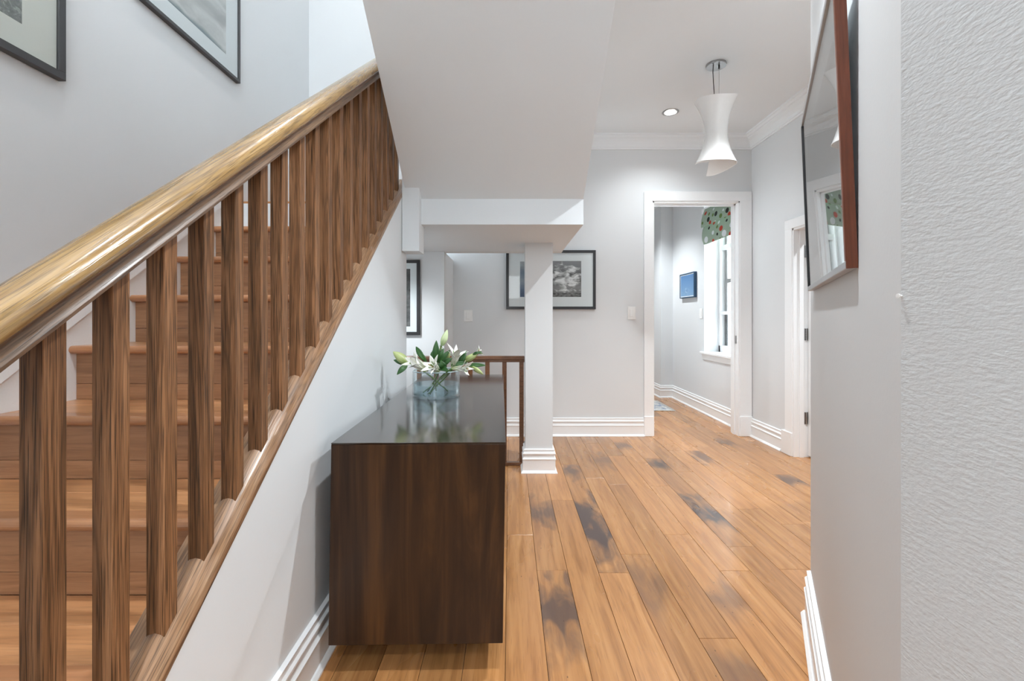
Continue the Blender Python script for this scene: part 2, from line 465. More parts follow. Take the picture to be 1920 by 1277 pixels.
# far room
WY0, WY1, WZ0, WZ1 = 4.27, 5.036, 0.655, 2.3
struct(boxes('wall_far_room_right', [((XR, YB + 0.12, -0.05), (XR + 0.25, WY0, ZC + 0.3)), ((XR, WY1, -0.05), (XR + 0.25, 6.1, ZC + 0.3)), ((XR, WY0, -0.05), (XR + 0.25, WY1, WZ0)), ((XR, WY0, WZ1), (XR + 0.25, WY1, ZC + 0.3))], WALL),
       'white far-room wall with the window and the blue picture')
struct(box('wall_far_room_pier', (1.99, 6.0, -0.05), (XR + 0.25, 7.2, ZC + 0.3), WALL), 'white wall pier at the end of the far room')
struct(box('wall_far_room_back', (0.3, 7.1, -0.05), (2.0, 7.2, ZC + 0.3), WALL), 'white end wall of the far room')
struct(box('wall_far_room_left', (0.2, YB + 0.12, -0.05), (0.3, 7.2, ZC + 0.3), WALL), 'white left wall of the far room')
# side room behind the low door
struct(boxes('wall_side_room', [((3.6, 1.5, -0.05), (3.7, YB + 0.12, 2.9)), ((XR, 1.4, -0.05), (3.7, 1.5, 2.9)), ((XR + 0.12, YB, -0.05), (3.7, YB + 0.12, 2.9))], WALL), 'white walls of the side room behind the low door')
# near right: angled wall and the textured wall by the camera
AX1, AY1 = 1.0575, 1.6
AT = 0.5555
AX0, AY0 = 0.476, 0.554
ang = prism_z('wall_angled', [(AX0, AY0), (AX1, AY1), (AX1 + 0.06, AY1), (AX0 + 0.12, AY0 - 0.05)], -0.05, ZC + 0.3, WALL)
struct(ang, 'smooth grey angled wall holding the mahogany framed picture')
struct(box('wall_end', (AX1 + 0.05, AY1 - 0.1, -0.05), (XR + 0.12, AY1, ZC + 0.3), WALL), 'white wall closing the near side of the back hall')
struct(box('wall_near_right', (AX0, -2.6, -0.05), (AX0 + 0.12, AY0, ZC + 0.3), WALL_ROUGH), 'grey orange-peel textured wall closest on the right')
struct(boxes('wall_rear', [((XL - 0.12, -2.6, -0.05), (-0.75, -2.5, ZT)), ((0.44, -2.6, -0.05), (0.6, -2.5, ZC + 0.3)), ((-0.75, -2.6, -0.05), (0.44, -2.5, 1.5)), ((-0.75, -2.6, 2.55), (0.6, -2.5, ZT))], WALL), 'wall behind the camera with an added opening for fill light')  # unseen opening, placed and sized to let in fill light

# wall under the stairs: wall face, raised sloping board on it
ZCAP0 = -0.104   # cap line at y = 0 (outer edge)
ws = prism_x('wall_under_stairs', [(0.165, -0.02), (2.57, -0.02), (2.57, 2.56 * SL + ZCAP0 - 0.02), (0.2, 0.2 * SL + ZCAP0 - 0.02)], -0.665, XS, SOFFIT)
struct(ws, 'white triangular wall under the stair railing')
fas = prism_x('trim_1', [(0.56, 0.004), (2.43, 2.43 * SL - 0.416), (2.43, 2.43 * SL + ZCAP0 - 0.012), (0.16, 0.004)], XS, XS + 0.007, SOFFIT)
struct(fas, 'raised sloping white board along the stair wall', 'trim')
struct(box('wall_closet_end', (XL, 2.47, -0.05), (-0.665, 2.55, 1.45), WALL), 'white end wall of the closet under the stairs')

# landing and upper flight (soffit)
struct(boxes('landing', [((XL, 2.487 + 0.1, 1.56), (-0.484, YW, 1.70)), ((-0.484, 2.487, 1.56), (0.402, YW, 1.70))], SOFFIT), 'white boxed landing beam below the sloping stair soffit', 'landing')
SOF = 0.737
def sof(y): return 1.70 + SOF * (2.487 - y)
struct(prism_x('ceiling_stair_soffit', [(2.487, 1.70), (2.487, 2.1), (0.45, sof(0.45) + 0.4), (0.45, sof(0.45))], -0.56, 0.402, SOFFIT), 'smooth grey sloping underside of the upper stair flight', 'soffit')
struct(box('wall_drop_box', (-0.575, 2.427, 1.407), (-0.484, 2.56, 1.80), SOFFIT), 'small white boxed post end hanging under the soffit')
struct(prism_x('wall_stair_flank', [(YW + 0.05, 2.4), (YW + 0.05, ZT), (0.4, ZT), (0.4, sof(0.4) + 0.1), (2.40, sof(2.40) + 0.1)], 0.34, 0.40, WALL), 'white wall closing the upper stair flight')

# ceilings
struct(boxes('ceiling', [((0.4, -2.6, ZC), (XR + 0.2, YB + 0.2, ZC + 0.12)), ((-0.56, -2.6, ZC), (0.41, 1.12, ZC + 0.12)), ((XL, YW + 0.08, ZC), (0.41, YB + 0.2, ZC + 0.12)), ((XL - 0.1, -2.6, ZC), (-0.5, 0.2, ZC + 0.12))], CEIL), 'flat white hall ceiling with a recessed spotlight', 'ceiling')
struct(boxes('ceiling_stairwell', [((XL - 0.12, -2.6, ZT), (0.6, YW + 0.2, ZT + 0.1))], CEIL), 'white ceiling high over the stairs', 'ceiling')
struct(box('ceiling_far_room', (0.2, YB + 0.12, ZC), (XR + 0.25, 7.2, ZC + 0.1), CEIL), 'white ceiling of the far room', 'ceiling')
struct(box('ceiling_side_room', (XR + 0.12, 1.4, 2.6), (3.7, YB + 0.12, 2.7), CEIL), 'white ceiling of the side room', 'ceiling')
# column
CX0, CX1, CY0, CY1 = 0.105, 0.291, 3.09, 3.276
struct(box('column', (CX0, CY0, 0), (CX1, CY1, 1.56), WALL), 'square white column holding up the landing', 'column')

# ------------------------------------------------------------------ mouldings
BASE = [(0, 0.0), (0.03, 0.0), (0.03, 0.006), (0.022, 0.016), (0.017, 0.018), (0.017, 0.088), (0.0205, 0.092), (0.0205, 0.097), (0.012, 0.104), (0.010, 0.118), (0.015, 0.122), (0.018, 0.128), (0.018, 0.134), (0.011, 0.140), (0.009, 0.150), (0.012, 0.153), (0.012, 0.158), (0, 0.162)]
def base(name, path, label, closed=False):
    struct(sweep(name, path, BASE, TRIM, closed=closed), label, 'baseboard')
base('baseboard_back', [(1.19, YB), (-0.505, YB), (-0.505, YW), (-1.5, YW)], 'white stepped baseboard along the back wall')
base('baseboard_right', [(XR, 3.578), (XR, YB - 0.002)], 'short white stepped baseboard between the two doorways')
base('baseboard_stairs', [(XS, 1.5), (XS, 0.45)], 'white stepped baseboard along the wall under the stairs')
base('baseboard_angled', [(AX0, -2.5), (AX0, AY0), (AX1, AY1)], 'white stepped baseboard along the angled wall')
base('baseboard_column', [(CX0, CY0), (CX0, CY1), (CX1, CY1), (CX1, CY0)], 'white stepped baseboard wrapped round the column foot', True)
base('baseboard_far_room', [(XR, YB + 0.13), (XR, 6.0), (1.99, 6.0), (1.99, 7.1), (0.3, 7.1)], 'white stepped baseboard of the far room')
CROWN = [(0, ZC), (0, ZC - 0.11), (0.012, ZC - 0.11), (0.014, ZC - 0.098), (0.02, ZC - 0.096), (0.026, ZC - 0.075), (0.042, ZC - 0.052), (0.066, ZC - 0.036), (0.07, ZC - 0.03), (0.08, ZC - 0.028), (0.092, ZC - 0.014), (0.1, ZC - 0.012), (0.102, ZC)]
struct(sweep('trim_2', [(XR, 1.6), (XR, YB), (0.405, YB)], CROWN, CEIL), 'white crown moulding round the hall ceiling', 'trim')
struct(sweep('trim_3', [(XR, YB + 0.12), (XR, 6.0), (1.99, 6.0), (1.99, 7.1), (0.3, 7.1)], CROWN, CEIL), 'white crown moulding of the far room', 'trim')
# stair skirt on the left wall
sk = prism_x('trim_4', [(0.3, -0.01), (0.8, -0.01), (2.62, 2.62 * SL - 0.60), (2.62, ZLAND + 0.16), (2.50, 2.50 * SL - 0.105), (0.3, 0.3 * SL - 0.105)], XL, XL + 0.014, TRIM)
struct(sk, 'white stair skirt board climbing the left wall', 'trim')
prism_x('skirt_moulding', [(0.3, 0.3 * SL - 0.105), (2.50, 2.50 * SL - 0.105), (2.50, 2.50 * SL - 0.165), (0.3, 0.3 * SL - 0.165)], XL + 0.014, XL + 0.026, TRIM, sk)

# ------------------------------------------------------------------ doors
def hinge(parent, x, y, z, ax='y', w=0.045, h=0.09):
    """leaf plates with a knuckle, joined in one hinge"""
    bm = bmesh.new()
    if ax == 'y':   # plates on a jamb that faces -y
        add_box(bm, (x - w, y - 0.003, z - h / 2), (x - 0.004, y, z + h / 2), 0.0008)
        add_box(bm, (x + 0.004, y - 0.003, z - h / 2), (x + w * 0.8, y, z + h / 2), 0.0008)
        c = (x, y - 0.006)
    else:
        add_box(bm, (x, y - w, z - h / 2), (x + 0.003, y + w * 0.4, z + h / 2), 0.0008)
        c = (x + 0.004, y)
    for i in range(5):
        z0 = z - h / 2 + h * i / 5 + 0.001; z1 = z - h / 2 + h * (i + 1) / 5 - 0.001
        r = bmesh.ops.create_cone(bm, cap_ends=True, segments=10, radius1=0.0065, radius2=0.0065, depth=z1 - z0)
        bmesh.ops.translate(bm, verts=r['verts'], vec=(c[0], c[1], (z0 + z1) / 2))
    return bm_obj('hinge', bm, CHROME, parent)

d1 = empty('door_1', (DX0, YB, 0)); struct(d1, 'far doorway with flat white casing and an inward opened white door', 'door')
def child_box(name, a, b, mat, parent, bev=0.002):
    o = box(name, a, b, mat, parent, bev); o.matrix_parent_inverse = parent.matrix_world.inverted(); return o
bpy.context.view_layer.update()
def kid(o, parent):
    o.parent = parent; o.matrix_parent_inverse = Matrix.Translation(parent.location).inverted() if parent.rotation_euler.z == 0 else parent.matrix_world.inverted()
    return o
cy0 = YB - 0.018
kid(box('casing_leg', (1.191, cy0, 0.14), (DX0 + 0.005, YB, 2.168), TRIM, None, 0.002), d1)
kid(box('casing_leg', (DX1 - 0.005, cy0, 0.14), (XR - 0.004, YB, 2.168), TRIM, None, 0.002), d1)
kid(box('casing_head', (1.191 + 0.001, cy0 - 0.001, DZ - 0.005), (XR - 0.005, YB, 2.169), TRIM, None, 0.002), d1)
kid(box('plinth_block', (1.188, YB - 0.026, 0.0), (DX0 + 0.008, YB, 0.178), TRIM, None, 0.003), d1)
kid(box('plinth_block', (DX1 - 0.008, YB - 0.026, 0.0), (XR - 0.002, YB, 0.178), TRIM, None, 0.003), d1)
kid(boxes('jamb', [((DX0, YB - 0.012, 0), (DX0 + 0.018, YB + 0.13, DZ)), ((DX1 - 0.018, YB - 0.012, 0), (DX1, YB + 0.13, DZ)), ((DX0, YB - 0.012, DZ - 0.018), (DX1, YB + 0.13, DZ))], TRIM, None), d1)
kid(boxes('door_stop', [((DX0 + 0.018, YB + 0.045, 0), (DX0 + 0.028, YB + 0.085, DZ - 0.018)), ((DX1 - 0.028, YB + 0.045, 0), (DX1 - 0.018, YB + 0.085, DZ - 0.018)), ((DX0 + 0.018, YB + 0.045, DZ - 0.03), (DX1 - 0.018, YB + 0.085, DZ - 0.018))], TRIM, None), d1)
leaf1 = kid(box('door_leaf', (DX0 + 0.012, YB + 0.135, 0.012), (DX0 + 0.05, YB + 0.135 + 0.76, DZ - 0.03), TRIM, None, 0.002), d1)
for z in (1.92, 1.44, 0.87, 0.36):
    kid(box('hinge', (DX0 + 0.0135, YB + 0.131, z - 0.045), (DX0 + 0.036, YB + 0.1349, z + 0.045), CHROME, None, 0.001), d1)
kid(box('latch_plate', (DX1 - 0.0195, YB + 0.02, 0.82), (DX1 - 0.0175, YB + 0.043, 0.89), CHROME, None), d1)

d2 = empty('door_2', (XR, RY1, 0)); struct(d2, 'low white doorway in the right wall with its door swung away', 'door')
kid(box('casing_leg', (XR - 0.016, RY1 - 0.004, 0.14), (XR, RY1 + 0.085, RZ + 0.068), TRIM, None, 0.002), d2)
kid(box('casing_leg', (XR - 0.016, RY0 - 0.085, 0.14), (XR, RY0 + 0.004, RZ + 0.068), TRIM, None, 0.002), d2)
kid(box('casing_head', (XR - 0.017, RY0 - 0.085, RZ - 0.004), (XR, RY1 + 0.085, RZ + 0.068), TRIM, None, 0.002), d2)
kid(box('plinth_block', (XR - 0.026, RY1 - 0.006, 0.0), (XR, RY1 + 0.118, 0.178), TRIM, None, 0.003), d2)
kid(box('plinth_block', (XR - 0.026, RY0 - 0.118, 0.0), (XR, RY0 + 0.006, 0.178), TRIM, None, 0.003), d2)
kid(boxes('jamb', [((XR - 0.01, RY1 - 0.018, 0), (XR + 0.13, RY1, RZ)), ((XR - 0.01, RY0, 0), (XR + 0.13, RY0 + 0.018, RZ)), ((XR - 0.01, RY0, RZ - 0.018), (XR + 0.13, RY1, RZ)),
                  ((XR + 0.03, RY1 - 0.03, 0), (XR + 0.062, RY1 - 0.018, RZ - 0.018))], TRIM, None), d2)
leaf2 = kid(box('door_leaf', (XR + 0.094, RY1 - 0.06, 0.012), (XR + 0.094 + 0.7, RY1 - 0.024, RZ - 0.022), TRIM, None, 0.002), d2)
for z in (1.55, 0.925, 0.294):
    kid(hinge(None, XR + 0.082, RY1 - 0.0185, z), d2)

# ------------------------------------------------------------------ far-room window with a roman shade
w1 = empty('window_1', (XR, WY1, WZ0)); struct(w1, 'tall white sash window in the far room with bright daylight', 'window')
XWIN = 2.33
def wbox(name, a, b, mat, bev=0.0015): return kid(box(name, a, b, mat, None, bev), w1)
wbox('sill', (XR - 0.035, WY0 - 0.05, WZ0 - 0.002), (XWIN, WY1 + 0.045, WZ0 + 0.022), TRIM, 0.004)
wbox('apron', (XR - 0.012, WY0 - 0.03, WZ0 - 0.06), (XR, WY1 + 0.03, WZ0 - 0.002), TRIM)
wbox('frame_stile', (XWIN - 0.02, WY1 - 0.035, WZ0 + 0.022), (XWIN + 0.05, WY1, WZ1), TRIM)
wbox('frame_stile', (XWIN - 0.02, WY0, WZ0 + 0.022), (XWIN + 0.05, WY0 + 0.035, WZ1), TRIM)
wbox('frame_sill', (XWIN - 0.02, WY0, WZ0 + 0.022), (XWIN + 0.05, WY1, WZ0 + 0.09), TRIM)
wbox('frame_head', (XWIN - 0.02, WY0, WZ1 - 0.04), (XWIN + 0.05, WY1, WZ1), TRIM)
wbox('sash_rail', (XWIN - 0.005, WY0 + 0.03, 1.79), (XWIN + 0.03, WY1 - 0.03, 1.84), TRIM)
wbox('meeting_rail', (XWIN - 0.018, WY0 + 0.03, 1.085), (XWIN + 0.03, WY1 - 0.02, 1.12), TRIM)
wbox('sash_stile', (XWIN + 0.03, WY1 - 0.085, WZ0 + 0.09), (XWIN + 0.045, WY1 - 0.035, 1.085), DARK_WIN)
wbox('sash_stile', (XWIN + 0.03, WY1 - 0.085, 1.12), (XWIN + 0.045, WY1 - 0.035, WZ1 - 0.04), GREY_WIN)
wbox('storm_rail', (XWIN + 0.035, WY0 + 0.03, 1.43), (XWIN + 0.05, WY1 - 0.05, 1.475), GREY_WIN)
kid(box('pane', (XWIN + 0.012, WY0 + 0.03, 1.12), (XWIN + 0.015, WY1 - 0.03, WZ1 - 0.03), WINDOW_GLASS), w1)
kid(box('pane', (XWIN + 0.016, WY0 + 0.03, WZ0 + 0.08), (XWIN + 0.019, WY1 - 0.03, 1.09), WINDOW_GLASS), w1)

def shade_fabric():
    m, nt, b = new_mat('sage_dotted_cotton')
    tc = N(nt, 'ShaderNodeNewGeometry'); sp = N(nt, 'ShaderNodeSeparateXYZ'); nt.links.new(tc.outputs['Position'], sp.inputs[0])
    no = N(nt, 'ShaderNodeTexNoise', inp={'Scale': 6.0}); nt.links.new(tc.outputs['Position'], no.inputs['Vector'])
    c = mixc(nt, no.outputs[0], (0.29, 0.38, 0.29), (0.36, 0.45, 0.36))
    R, W, K, G = (0.46, 0.05, 0.025), (0.68, 0.72, 0.74), (0.012, 0.018, 0.012), (0.12, 0.2, 0.05)
    dots = [(185,385,45,R),(390,280,35,W),(615,165,45,R),(735,165,40,G),(870,195,38,W),(655,300,30,W),(748,310,62,K),(485,390,60,K),(605,440,55,G),(800,395,55,R),(405,420,40,G),(290,400,40,G),
            (290,530,60,K),(340,605,52,R),(150,620,35,G),(475,595,40,W),(915,370,35,W),(230,735,38,K),(452,705,40,G),(553,740,65,R),(780,655,58,W),(660,550,35,K),(895,495,50,G),(905,690,38,K),
            (355,845,50,W),(468,880,35,K),(622,860,80,W),(760,875,58,R),(183,1015,75,W),(357,1045,50,R),(528,990,28,G),(430,1080,15,K),(850,910,30,K),
            (1000,600,50,R),(1050,800,60,W),(1040,250,50,K),(1000,440,35,W),(1090,420,40,R),(1080,560,40,G)]
    for x, y, r, cc in dots:
        px, py = 1310 + x / 12.77, 370 + y / 12.77
        Y = 2.115 * F / (px - 956); Z = EYE + (596 - py) / F * Y; rad = r / 12.77 * Y / F
        dx = mth(nt, 'MULTIPLY', mth(nt, 'SUBTRACT', sp.outputs[1], Y), 0.75); dz = mth(nt, 'SUBTRACT', sp.outputs[2], Z)
        d = mth(nt, 'SQRT', mth(nt, 'ADD', mth(nt, 'POWER', mth(nt, 'ABSOLUTE', dx), 2.0), mth(nt, 'POWER', mth(nt, 'ABSOLUTE', dz), 2.0)))
        c = mixc(nt, mth(nt, 'LESS_THAN', d, rad), c, cc)
    nt.links.new(c, b.inputs['Base Color']); b.inputs['Roughness'].default_value = 0.9
    return m
FAB = shade_fabric()
rs = empty('roman_shade', (XR, 4.66, 1.85)); tag(rs, 'sage green polka dot roman shade over the far-room window', 'window shade')
def shade_panel(name, y0, y1, z0, z1, x_bot, x_top, rnd):
    nu, nv = 24, 12; th = 0.008; vs, fs = [], []
    for lay in (0, 1):
        for i in range(nu + 1):
            for j in range(nv + 1):
                u, v = i / nu, j / nv
                y = y0 + (y1 - y0) * u
                zb = z0
                e = min(u, 1 - u) * (y1 - y0)
                if rnd > 0 and e < rnd: zb = z0 + rnd - math.sqrt(max(0, rnd ** 2 - (rnd - e) ** 2))
                z = zb + (z1 - zb) * v
                x = x_bot + (x_top - x_bot) * v - 0.014 * math.sin(math.pi * v) + 0.004 * math.sin(u * 9)
                vs.append((x + lay * th, y, z))
    S = (nu + 1) * (nv + 1)
    for lay in (0, 1):
        for i in range(nu):
            for j in range(nv):
                a = lay * S + i * (nv + 1) + j
                fs.append([a, a + 1, a + nv + 2, a + nv + 1])
    rim = [i * (nv + 1) for i in range(nu + 1)] + [nu * (nv + 1) + j for j in range(1, nv + 1)] + [i * (nv + 1) + nv for i in range(nu - 1, -1, -1)] + [j for j in range(nv - 1, 0, -1)]
    for k in range(len(rim)):
        a, b_ = rim[k], rim[(k + 1) % len(rim)]
        fs.append([a, b_, S + b_, S + a])
    return kid(mesh_obj(name, vs, fs, FAB, None, smooth=True), rs)
shade_panel('fold_panel', 4.16, 4.965, 2.03, 2.245, 2.084, 2.13, 0.0)
shade_panel('hem_panel', 4.17, 5.0, 1.845, 2.075, 2.112, 2.138, 0.055)
kid(box('head_rail', (2.128, 4.17, 2.2), (XR, 5.05, 2.25), TRIM, None), rs)
kid(tube('pull_cord', [(2.125, 4.31, 2.2), (2.118, 4.31, 1.6), (2.12, 4.312, 0.6), (2.125, 4.313, 0.32)], 0.0012, TRIM, None, 6), rs)

# ------------------------------------------------------------------ staircase
st = empty('staircase', (-1.09, nose_y(1), 0)); tag(st, 'worn reddish wood stairs with bullnose treads beside the railing', 'stairs')
SX0, SX1 = XL + 0.014, -0.6655
for k in range(1, 9):
    y0, z = nose_y(k), k * RISE
    yb = nose_y(k + 1) + 0.028
    nz = 0.011
    # nosing board with rounded front edge
    ym = y0 + 0.06
    prof = [(ym - 0.0006, z - 0.028), (ym - 0.0006, z)] + [(y0 + 0.014 - 0.014 * math.sin(a), z - 0.014 + 0.014 * math.cos(a)) for a in [math.pi * i / 8 for i in range(9)]]
    o = prism_x('tread_nosing', prof, SX0, SX1, NOSE); kid(o, st)
    for p in o.data.polygons: p.use_smooth = False
    yj = y0 + 0.06 + (yb - y0 - 0.06) * 0.52
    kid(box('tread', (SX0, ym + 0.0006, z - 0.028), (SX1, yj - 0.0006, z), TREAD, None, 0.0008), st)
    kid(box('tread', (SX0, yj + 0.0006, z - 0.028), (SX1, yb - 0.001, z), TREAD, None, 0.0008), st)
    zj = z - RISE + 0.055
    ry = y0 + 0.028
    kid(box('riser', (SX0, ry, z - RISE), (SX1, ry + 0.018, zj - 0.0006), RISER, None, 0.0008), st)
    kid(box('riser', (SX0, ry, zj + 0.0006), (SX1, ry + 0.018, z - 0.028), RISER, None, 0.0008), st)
y0 = nose_y(9)
kid(box('riser', (SX0, y0 + 0.028, 8 * RISE), (SX1, y0 + 0.046, 8 * RISE + 0.054), RISER, None), st)
kid(box('riser', (SX0, y0 + 0.028, 8 * RISE + 0.056), (SX1, y0 + 0.046, ZLAND - 0.028), RISER, None), st)
for k in range(5):
    a = y0 + 0.17 * k; b_ = min(a + 0.169, YW - 0.001)
    kid(box('landing_board', (SX0, a, ZLAND - 0.014), (-0.665, b_, ZLAND), TREAD, None, 0.0015), st)

# ------------------------------------------------------------------ stair railing
BX, BS, BD = -0.616, 0.032, 0.1024
sr = empty('stair_railing', (BX, 0.4, 0.2)); tag(sr, 'brown oak stair railing with square balusters and thick rounded handrail', 'railing')
def slope_sweep(name, prof, y0, y1, mats, face_mat=None):
    """prof of (x, height above the line z = SL * y); extruded along the slope; local x runs along the rail so grain follows it"""
    n = len(prof)
    th = math.atan(SL); L = (y1 - y0) / math.cos(th); c, s = math.cos(th), math.sin(th)
    # local frame: x' along slope, y' = -world x, z' = perpendicular
    R = Matrix(((0, -1, 0), (c, 0, -s), (s, 0, c)))
    org = Vector((BX, y0, SL * y0))
    vs = []
    for t in (0, L):
        for x, h in prof:
            w = Vector((x, y0 + t * c, SL * y0 + t * s + h))
            # section is cut plumb
            vs.append(R.transposed() @ (w - org))
    fs = [list(range(n)), list(range(n, 2 * n))] + [[i, (i + 1) % n, n + (i + 1) % n, n + i] for i in range(n)]
    o = mesh_obj(name, vs, fs, mats[0])
    for m in mats[1:]: o.data.materials.append(m)
    for p in o.data.polygons:
        p.use_smooth = len(p.vertices) == 4
        if face_mat and len(p.vertices) == 4:
            q = [o.data.vertices[i].co for i in p.vertices]
            p.material_index = face_mat(sum((v.y for v in q)) / 4, p.normal.z)
    try: o.data.set_sharp_from_angle(angle=math.radians(38))
    except Exception: pass
    M = R.to_4x4(); M.translation = org
    o.matrix_world = M
    kid2 = Matrix.Translation(sr.location).inverted()
    o.parent = sr; o.matrix_parent_inverse = kid2
    return o
B0 = 0.594
half = [(0.012, 0.0), (0.030, 0.0), (0.0335, 0.003), (0.0345, 0.009), (0.0315, 0.014), (0.028, 0.017), (0.0265, 0.023), (0.0275, 0.029), (0.032, 0.034), (0.0375, 0.039), (0.0395, 0.046), (0.039, 0.053), (0.036, 0.060), (0.030, 0.0665), (0.021, 0.0715), (0.010, 0.0745)]
prof = [(BX + x, B0 + h) for x, h in half] + [(BX, B0 + 0.0755)] + [(BX - x, B0 + h) for x, h in reversed(half)]
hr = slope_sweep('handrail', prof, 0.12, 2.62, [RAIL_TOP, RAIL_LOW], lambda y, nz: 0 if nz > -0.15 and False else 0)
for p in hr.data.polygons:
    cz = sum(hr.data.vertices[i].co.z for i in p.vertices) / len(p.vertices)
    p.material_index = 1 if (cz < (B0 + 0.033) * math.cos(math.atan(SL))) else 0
# moulded shoe rail (cap of the closed string) with raised middle fillet
ZS = ZCAP0
shoe = [(-0.668, ZS - 0.025), (-0.577, ZS - 0.025), (-0.5755, ZS - 0.022), (-0.5755, ZS - 0.004), (-0.578, ZS), (-0.592, ZS + 0.001), (-0.598, ZS + 0.004), (-0.604, ZS + 0.011), (-0.616, ZS + 0.014),
        (-0.628, ZS + 0.011), (-0.634, ZS + 0.004), (-0.640, ZS + 0.001), (-0.664, ZS), (-0.668, ZS - 0.004)]
slope_sweep('shoe_rail', shoe, 0.15, 2.56, [SHOE])
h = BS / 2
bl0 = ZS + 0.003; bl1 = B0 + 0.004
vs = [(-h, -h, bl0 - h * SL), (h, -h, bl0 - h * SL), (h, h, bl0 + h * SL), (-h, h, bl0 + h * SL), (-h, -h, bl1 - h * SL), (h, -h, bl1 - h * SL), (h, h, bl1 + h * SL), (-h, h, bl1 + h * SL)]
bmesh_b = bpy.data.meshes.new('baluster')
bmesh_b.from_pydata(vs, [], [(0, 3, 2, 1), (4, 5, 6, 7), (0, 1, 5, 4), (1, 2, 6, 5), (2, 3, 7, 6), (3, 0, 4, 7)])
bm = bmesh.new(); bm.from_mesh(bmesh_b); bmesh.ops.recalc_face_normals(bm, faces=bm.faces)
bmesh.ops.bevel(bm, geom=[e for e in bm.edges if abs((e.verts[0].co - e.verts[1].co).normalized().z) > 0.99], offset=0.0012, segments=1, affect='EDGES')
bm.to_mesh(bmesh_b); bm.free(); bmesh_b.materials.append(BAL)
for k in range(-3, 19):
    y = 0.601 + BD * k
    o = bpy.data.objects.new('baluster', bmesh_b); o.location = (BX, y, SL * y)
    link(o); o.parent = sr; o.matrix_parent_inverse = Matrix.Translation(sr.location).inverted()

# ------------------------------------------------------------------ low guard rail behind the console
gr = empty('guard_railing', (-0.3, 3.25, 0)); tag(gr, 'low dark walnut guard railing beside the column', 'railing')
gy = 3.25
gp = [(-0.016, 0.735), (0.016, 0.735), (0.02, 0.74), (0.02, 0.75), (0.027, 0.755), (0.027, 0.77), (0.022, 0.776), (0.0, 0.779), (-0.022, 0.776), (-0.027, 0.77), (-0.027, 0.755), (-0.02, 0.75), (-0.02, 0.74)]
vs = [(-0.74, gy + y, z) for y, z in gp] + [(0.103, gy + y, z) for y, z in gp]
n = len(gp)
kid(mesh_obj('handrail', vs, [list(range(n)), list(range(n, 2 * n))] + [[i, (i + 1) % n, n + (i + 1) % n, n + i] for i in range(n)], RAIL_DARK), gr)
kid(box('bottom_rail', (-0.74, gy - 0.02, 0.0), (0.101, gy + 0.02, 0.022), RAIL_DARK, None, 0.003), gr)
gm = None
x = 0.083
while x > -0.75:
    if gm is None:
        o = box('baluster', (-0.0155, -0.0155, 0.0215), (0.0155, 0.0155, 0.736), RAIL_DARK, None, 0.0015); gm = o.data
    else:
        o = bpy.data.objects.new('baluster', gm); link(o)
    o.location = (x, gy, 0); kid(o, gr); x -= 0.1215

# ------------------------------------------------------------------ console cabinet
yaw = math.atan2(16, F)
cab = empty('console_cabinet', (-0.0127, 1.35, 0.0)); cab.rotation_euler = (0, 0, yaw)
tag(cab, 'long low dark espresso wood console with glossy top against the stair wall', 'cabinet')
CW, CL, CT, CB = 0.514, 1.617, 0.681, 0.084
def cabpart(o): o.parent = cab; return o
def sheared_box(name, a, b, mat, bev=0.0015):
    o = box(name, a, b, mat, None, bev)
    for v in o.data.vertices: v.co.x -= (CT - v.co.z) * 0.014
    return cabpart(o)
sheared_box('top_board', (-CW, 0.0, CT - 0.0045), (0, CL, CT), ESP_TOP, 0.0008)
sheared_box('end_panel', (-CW, 0.0, CB), (0, 0.024, CT - 0.0048), ESPRESSO)
sheared_box('end_panel', (-CW, CL - 0.024, CB), (0, CL, CT - 0.0048), ESPRESSO)
sheared_box('bottom_board', (-CW + 0.001, 0.0245, CB), (-0.001, CL - 0.0245, CB + 0.024), ESPRESSO)
sheared_box('back_panel', (-CW + 0.004, 0.0245, CB + 0.0245), (-CW + 0.012, CL - 0.0245, CT - 0.025), ESPRESSO)
sheared_box('back_strip', (-CW - 0.02, 0.06, 0.16), (-CW - 0.0005, 0.45, 0.565), ESPRESSO)  # dark strip in the gap between cabinet back and wall
for i in range(3):
    ya = 0.027 + i * (CL - 0.054) / 3
    dr = sheared_box('cabinet_door', (-0.021, ya, CB + 0.002), (-0.001, ya + (CL - 0.054) / 3 - 0.003, CT - 0.027), ESPRESSO)
sheared_box('shading_plinth', (-CW + 0.02, 0.118, 0.0), (-0.06, CL - 0.1, CB - 0.0005), ESPRESSO)  # unseen block set forward to darken the floor under the cabinet front

# ------------------------------------------------------------------ pictures
def art_mat(name, build, rough=0.6):
    m, nt, b = new_mat(name)
    tc = N(nt, 'ShaderNodeTexCoord')
    c = build(nt, tc.outputs['Object'])
    nt.links.new(c, b.inputs['Base Color']); b.inputs['Roughness'].default_value = rough
    return m
def noise_of(nt, vec, sc, det=4, dist=0.0, off=(0, 0, 0), rough=0.5):
    mp = N(nt, 'ShaderNodeMapping'); mp.inputs['Scale'].default_value = sc; mp.inputs['Location'].default_value = off
    nt.links.new(vec, mp.inputs[0])
    n = N(nt, 'ShaderNodeTexNoise', inp={'Scale': 1.0, 'Detail': det, 'Distortion': dist, 'Roughness': rough}); nt.links.new(mp.outputs[0], n.inputs['Vector'])
    return n.outputs[0]
def a_pebbles(nt, v):
    n = noise_of(nt, v, (70, 70, 70), 4, 1.0); g = noise_of(nt, v, (4, 4, 4), 2)
    c = ramp(nt, n, [(0.35, (0.09, 0.1, 0.1)), (0.55, (0.22, 0.235, 0.23)), (0.7, (0.6, 0.62, 0.6))]).outputs[0]
    return mixc(nt, ramp(nt, g, [(0.4, 0.0), (0.6, 0.5)]).outputs[0], c, (0.3, 0.31, 0.3))
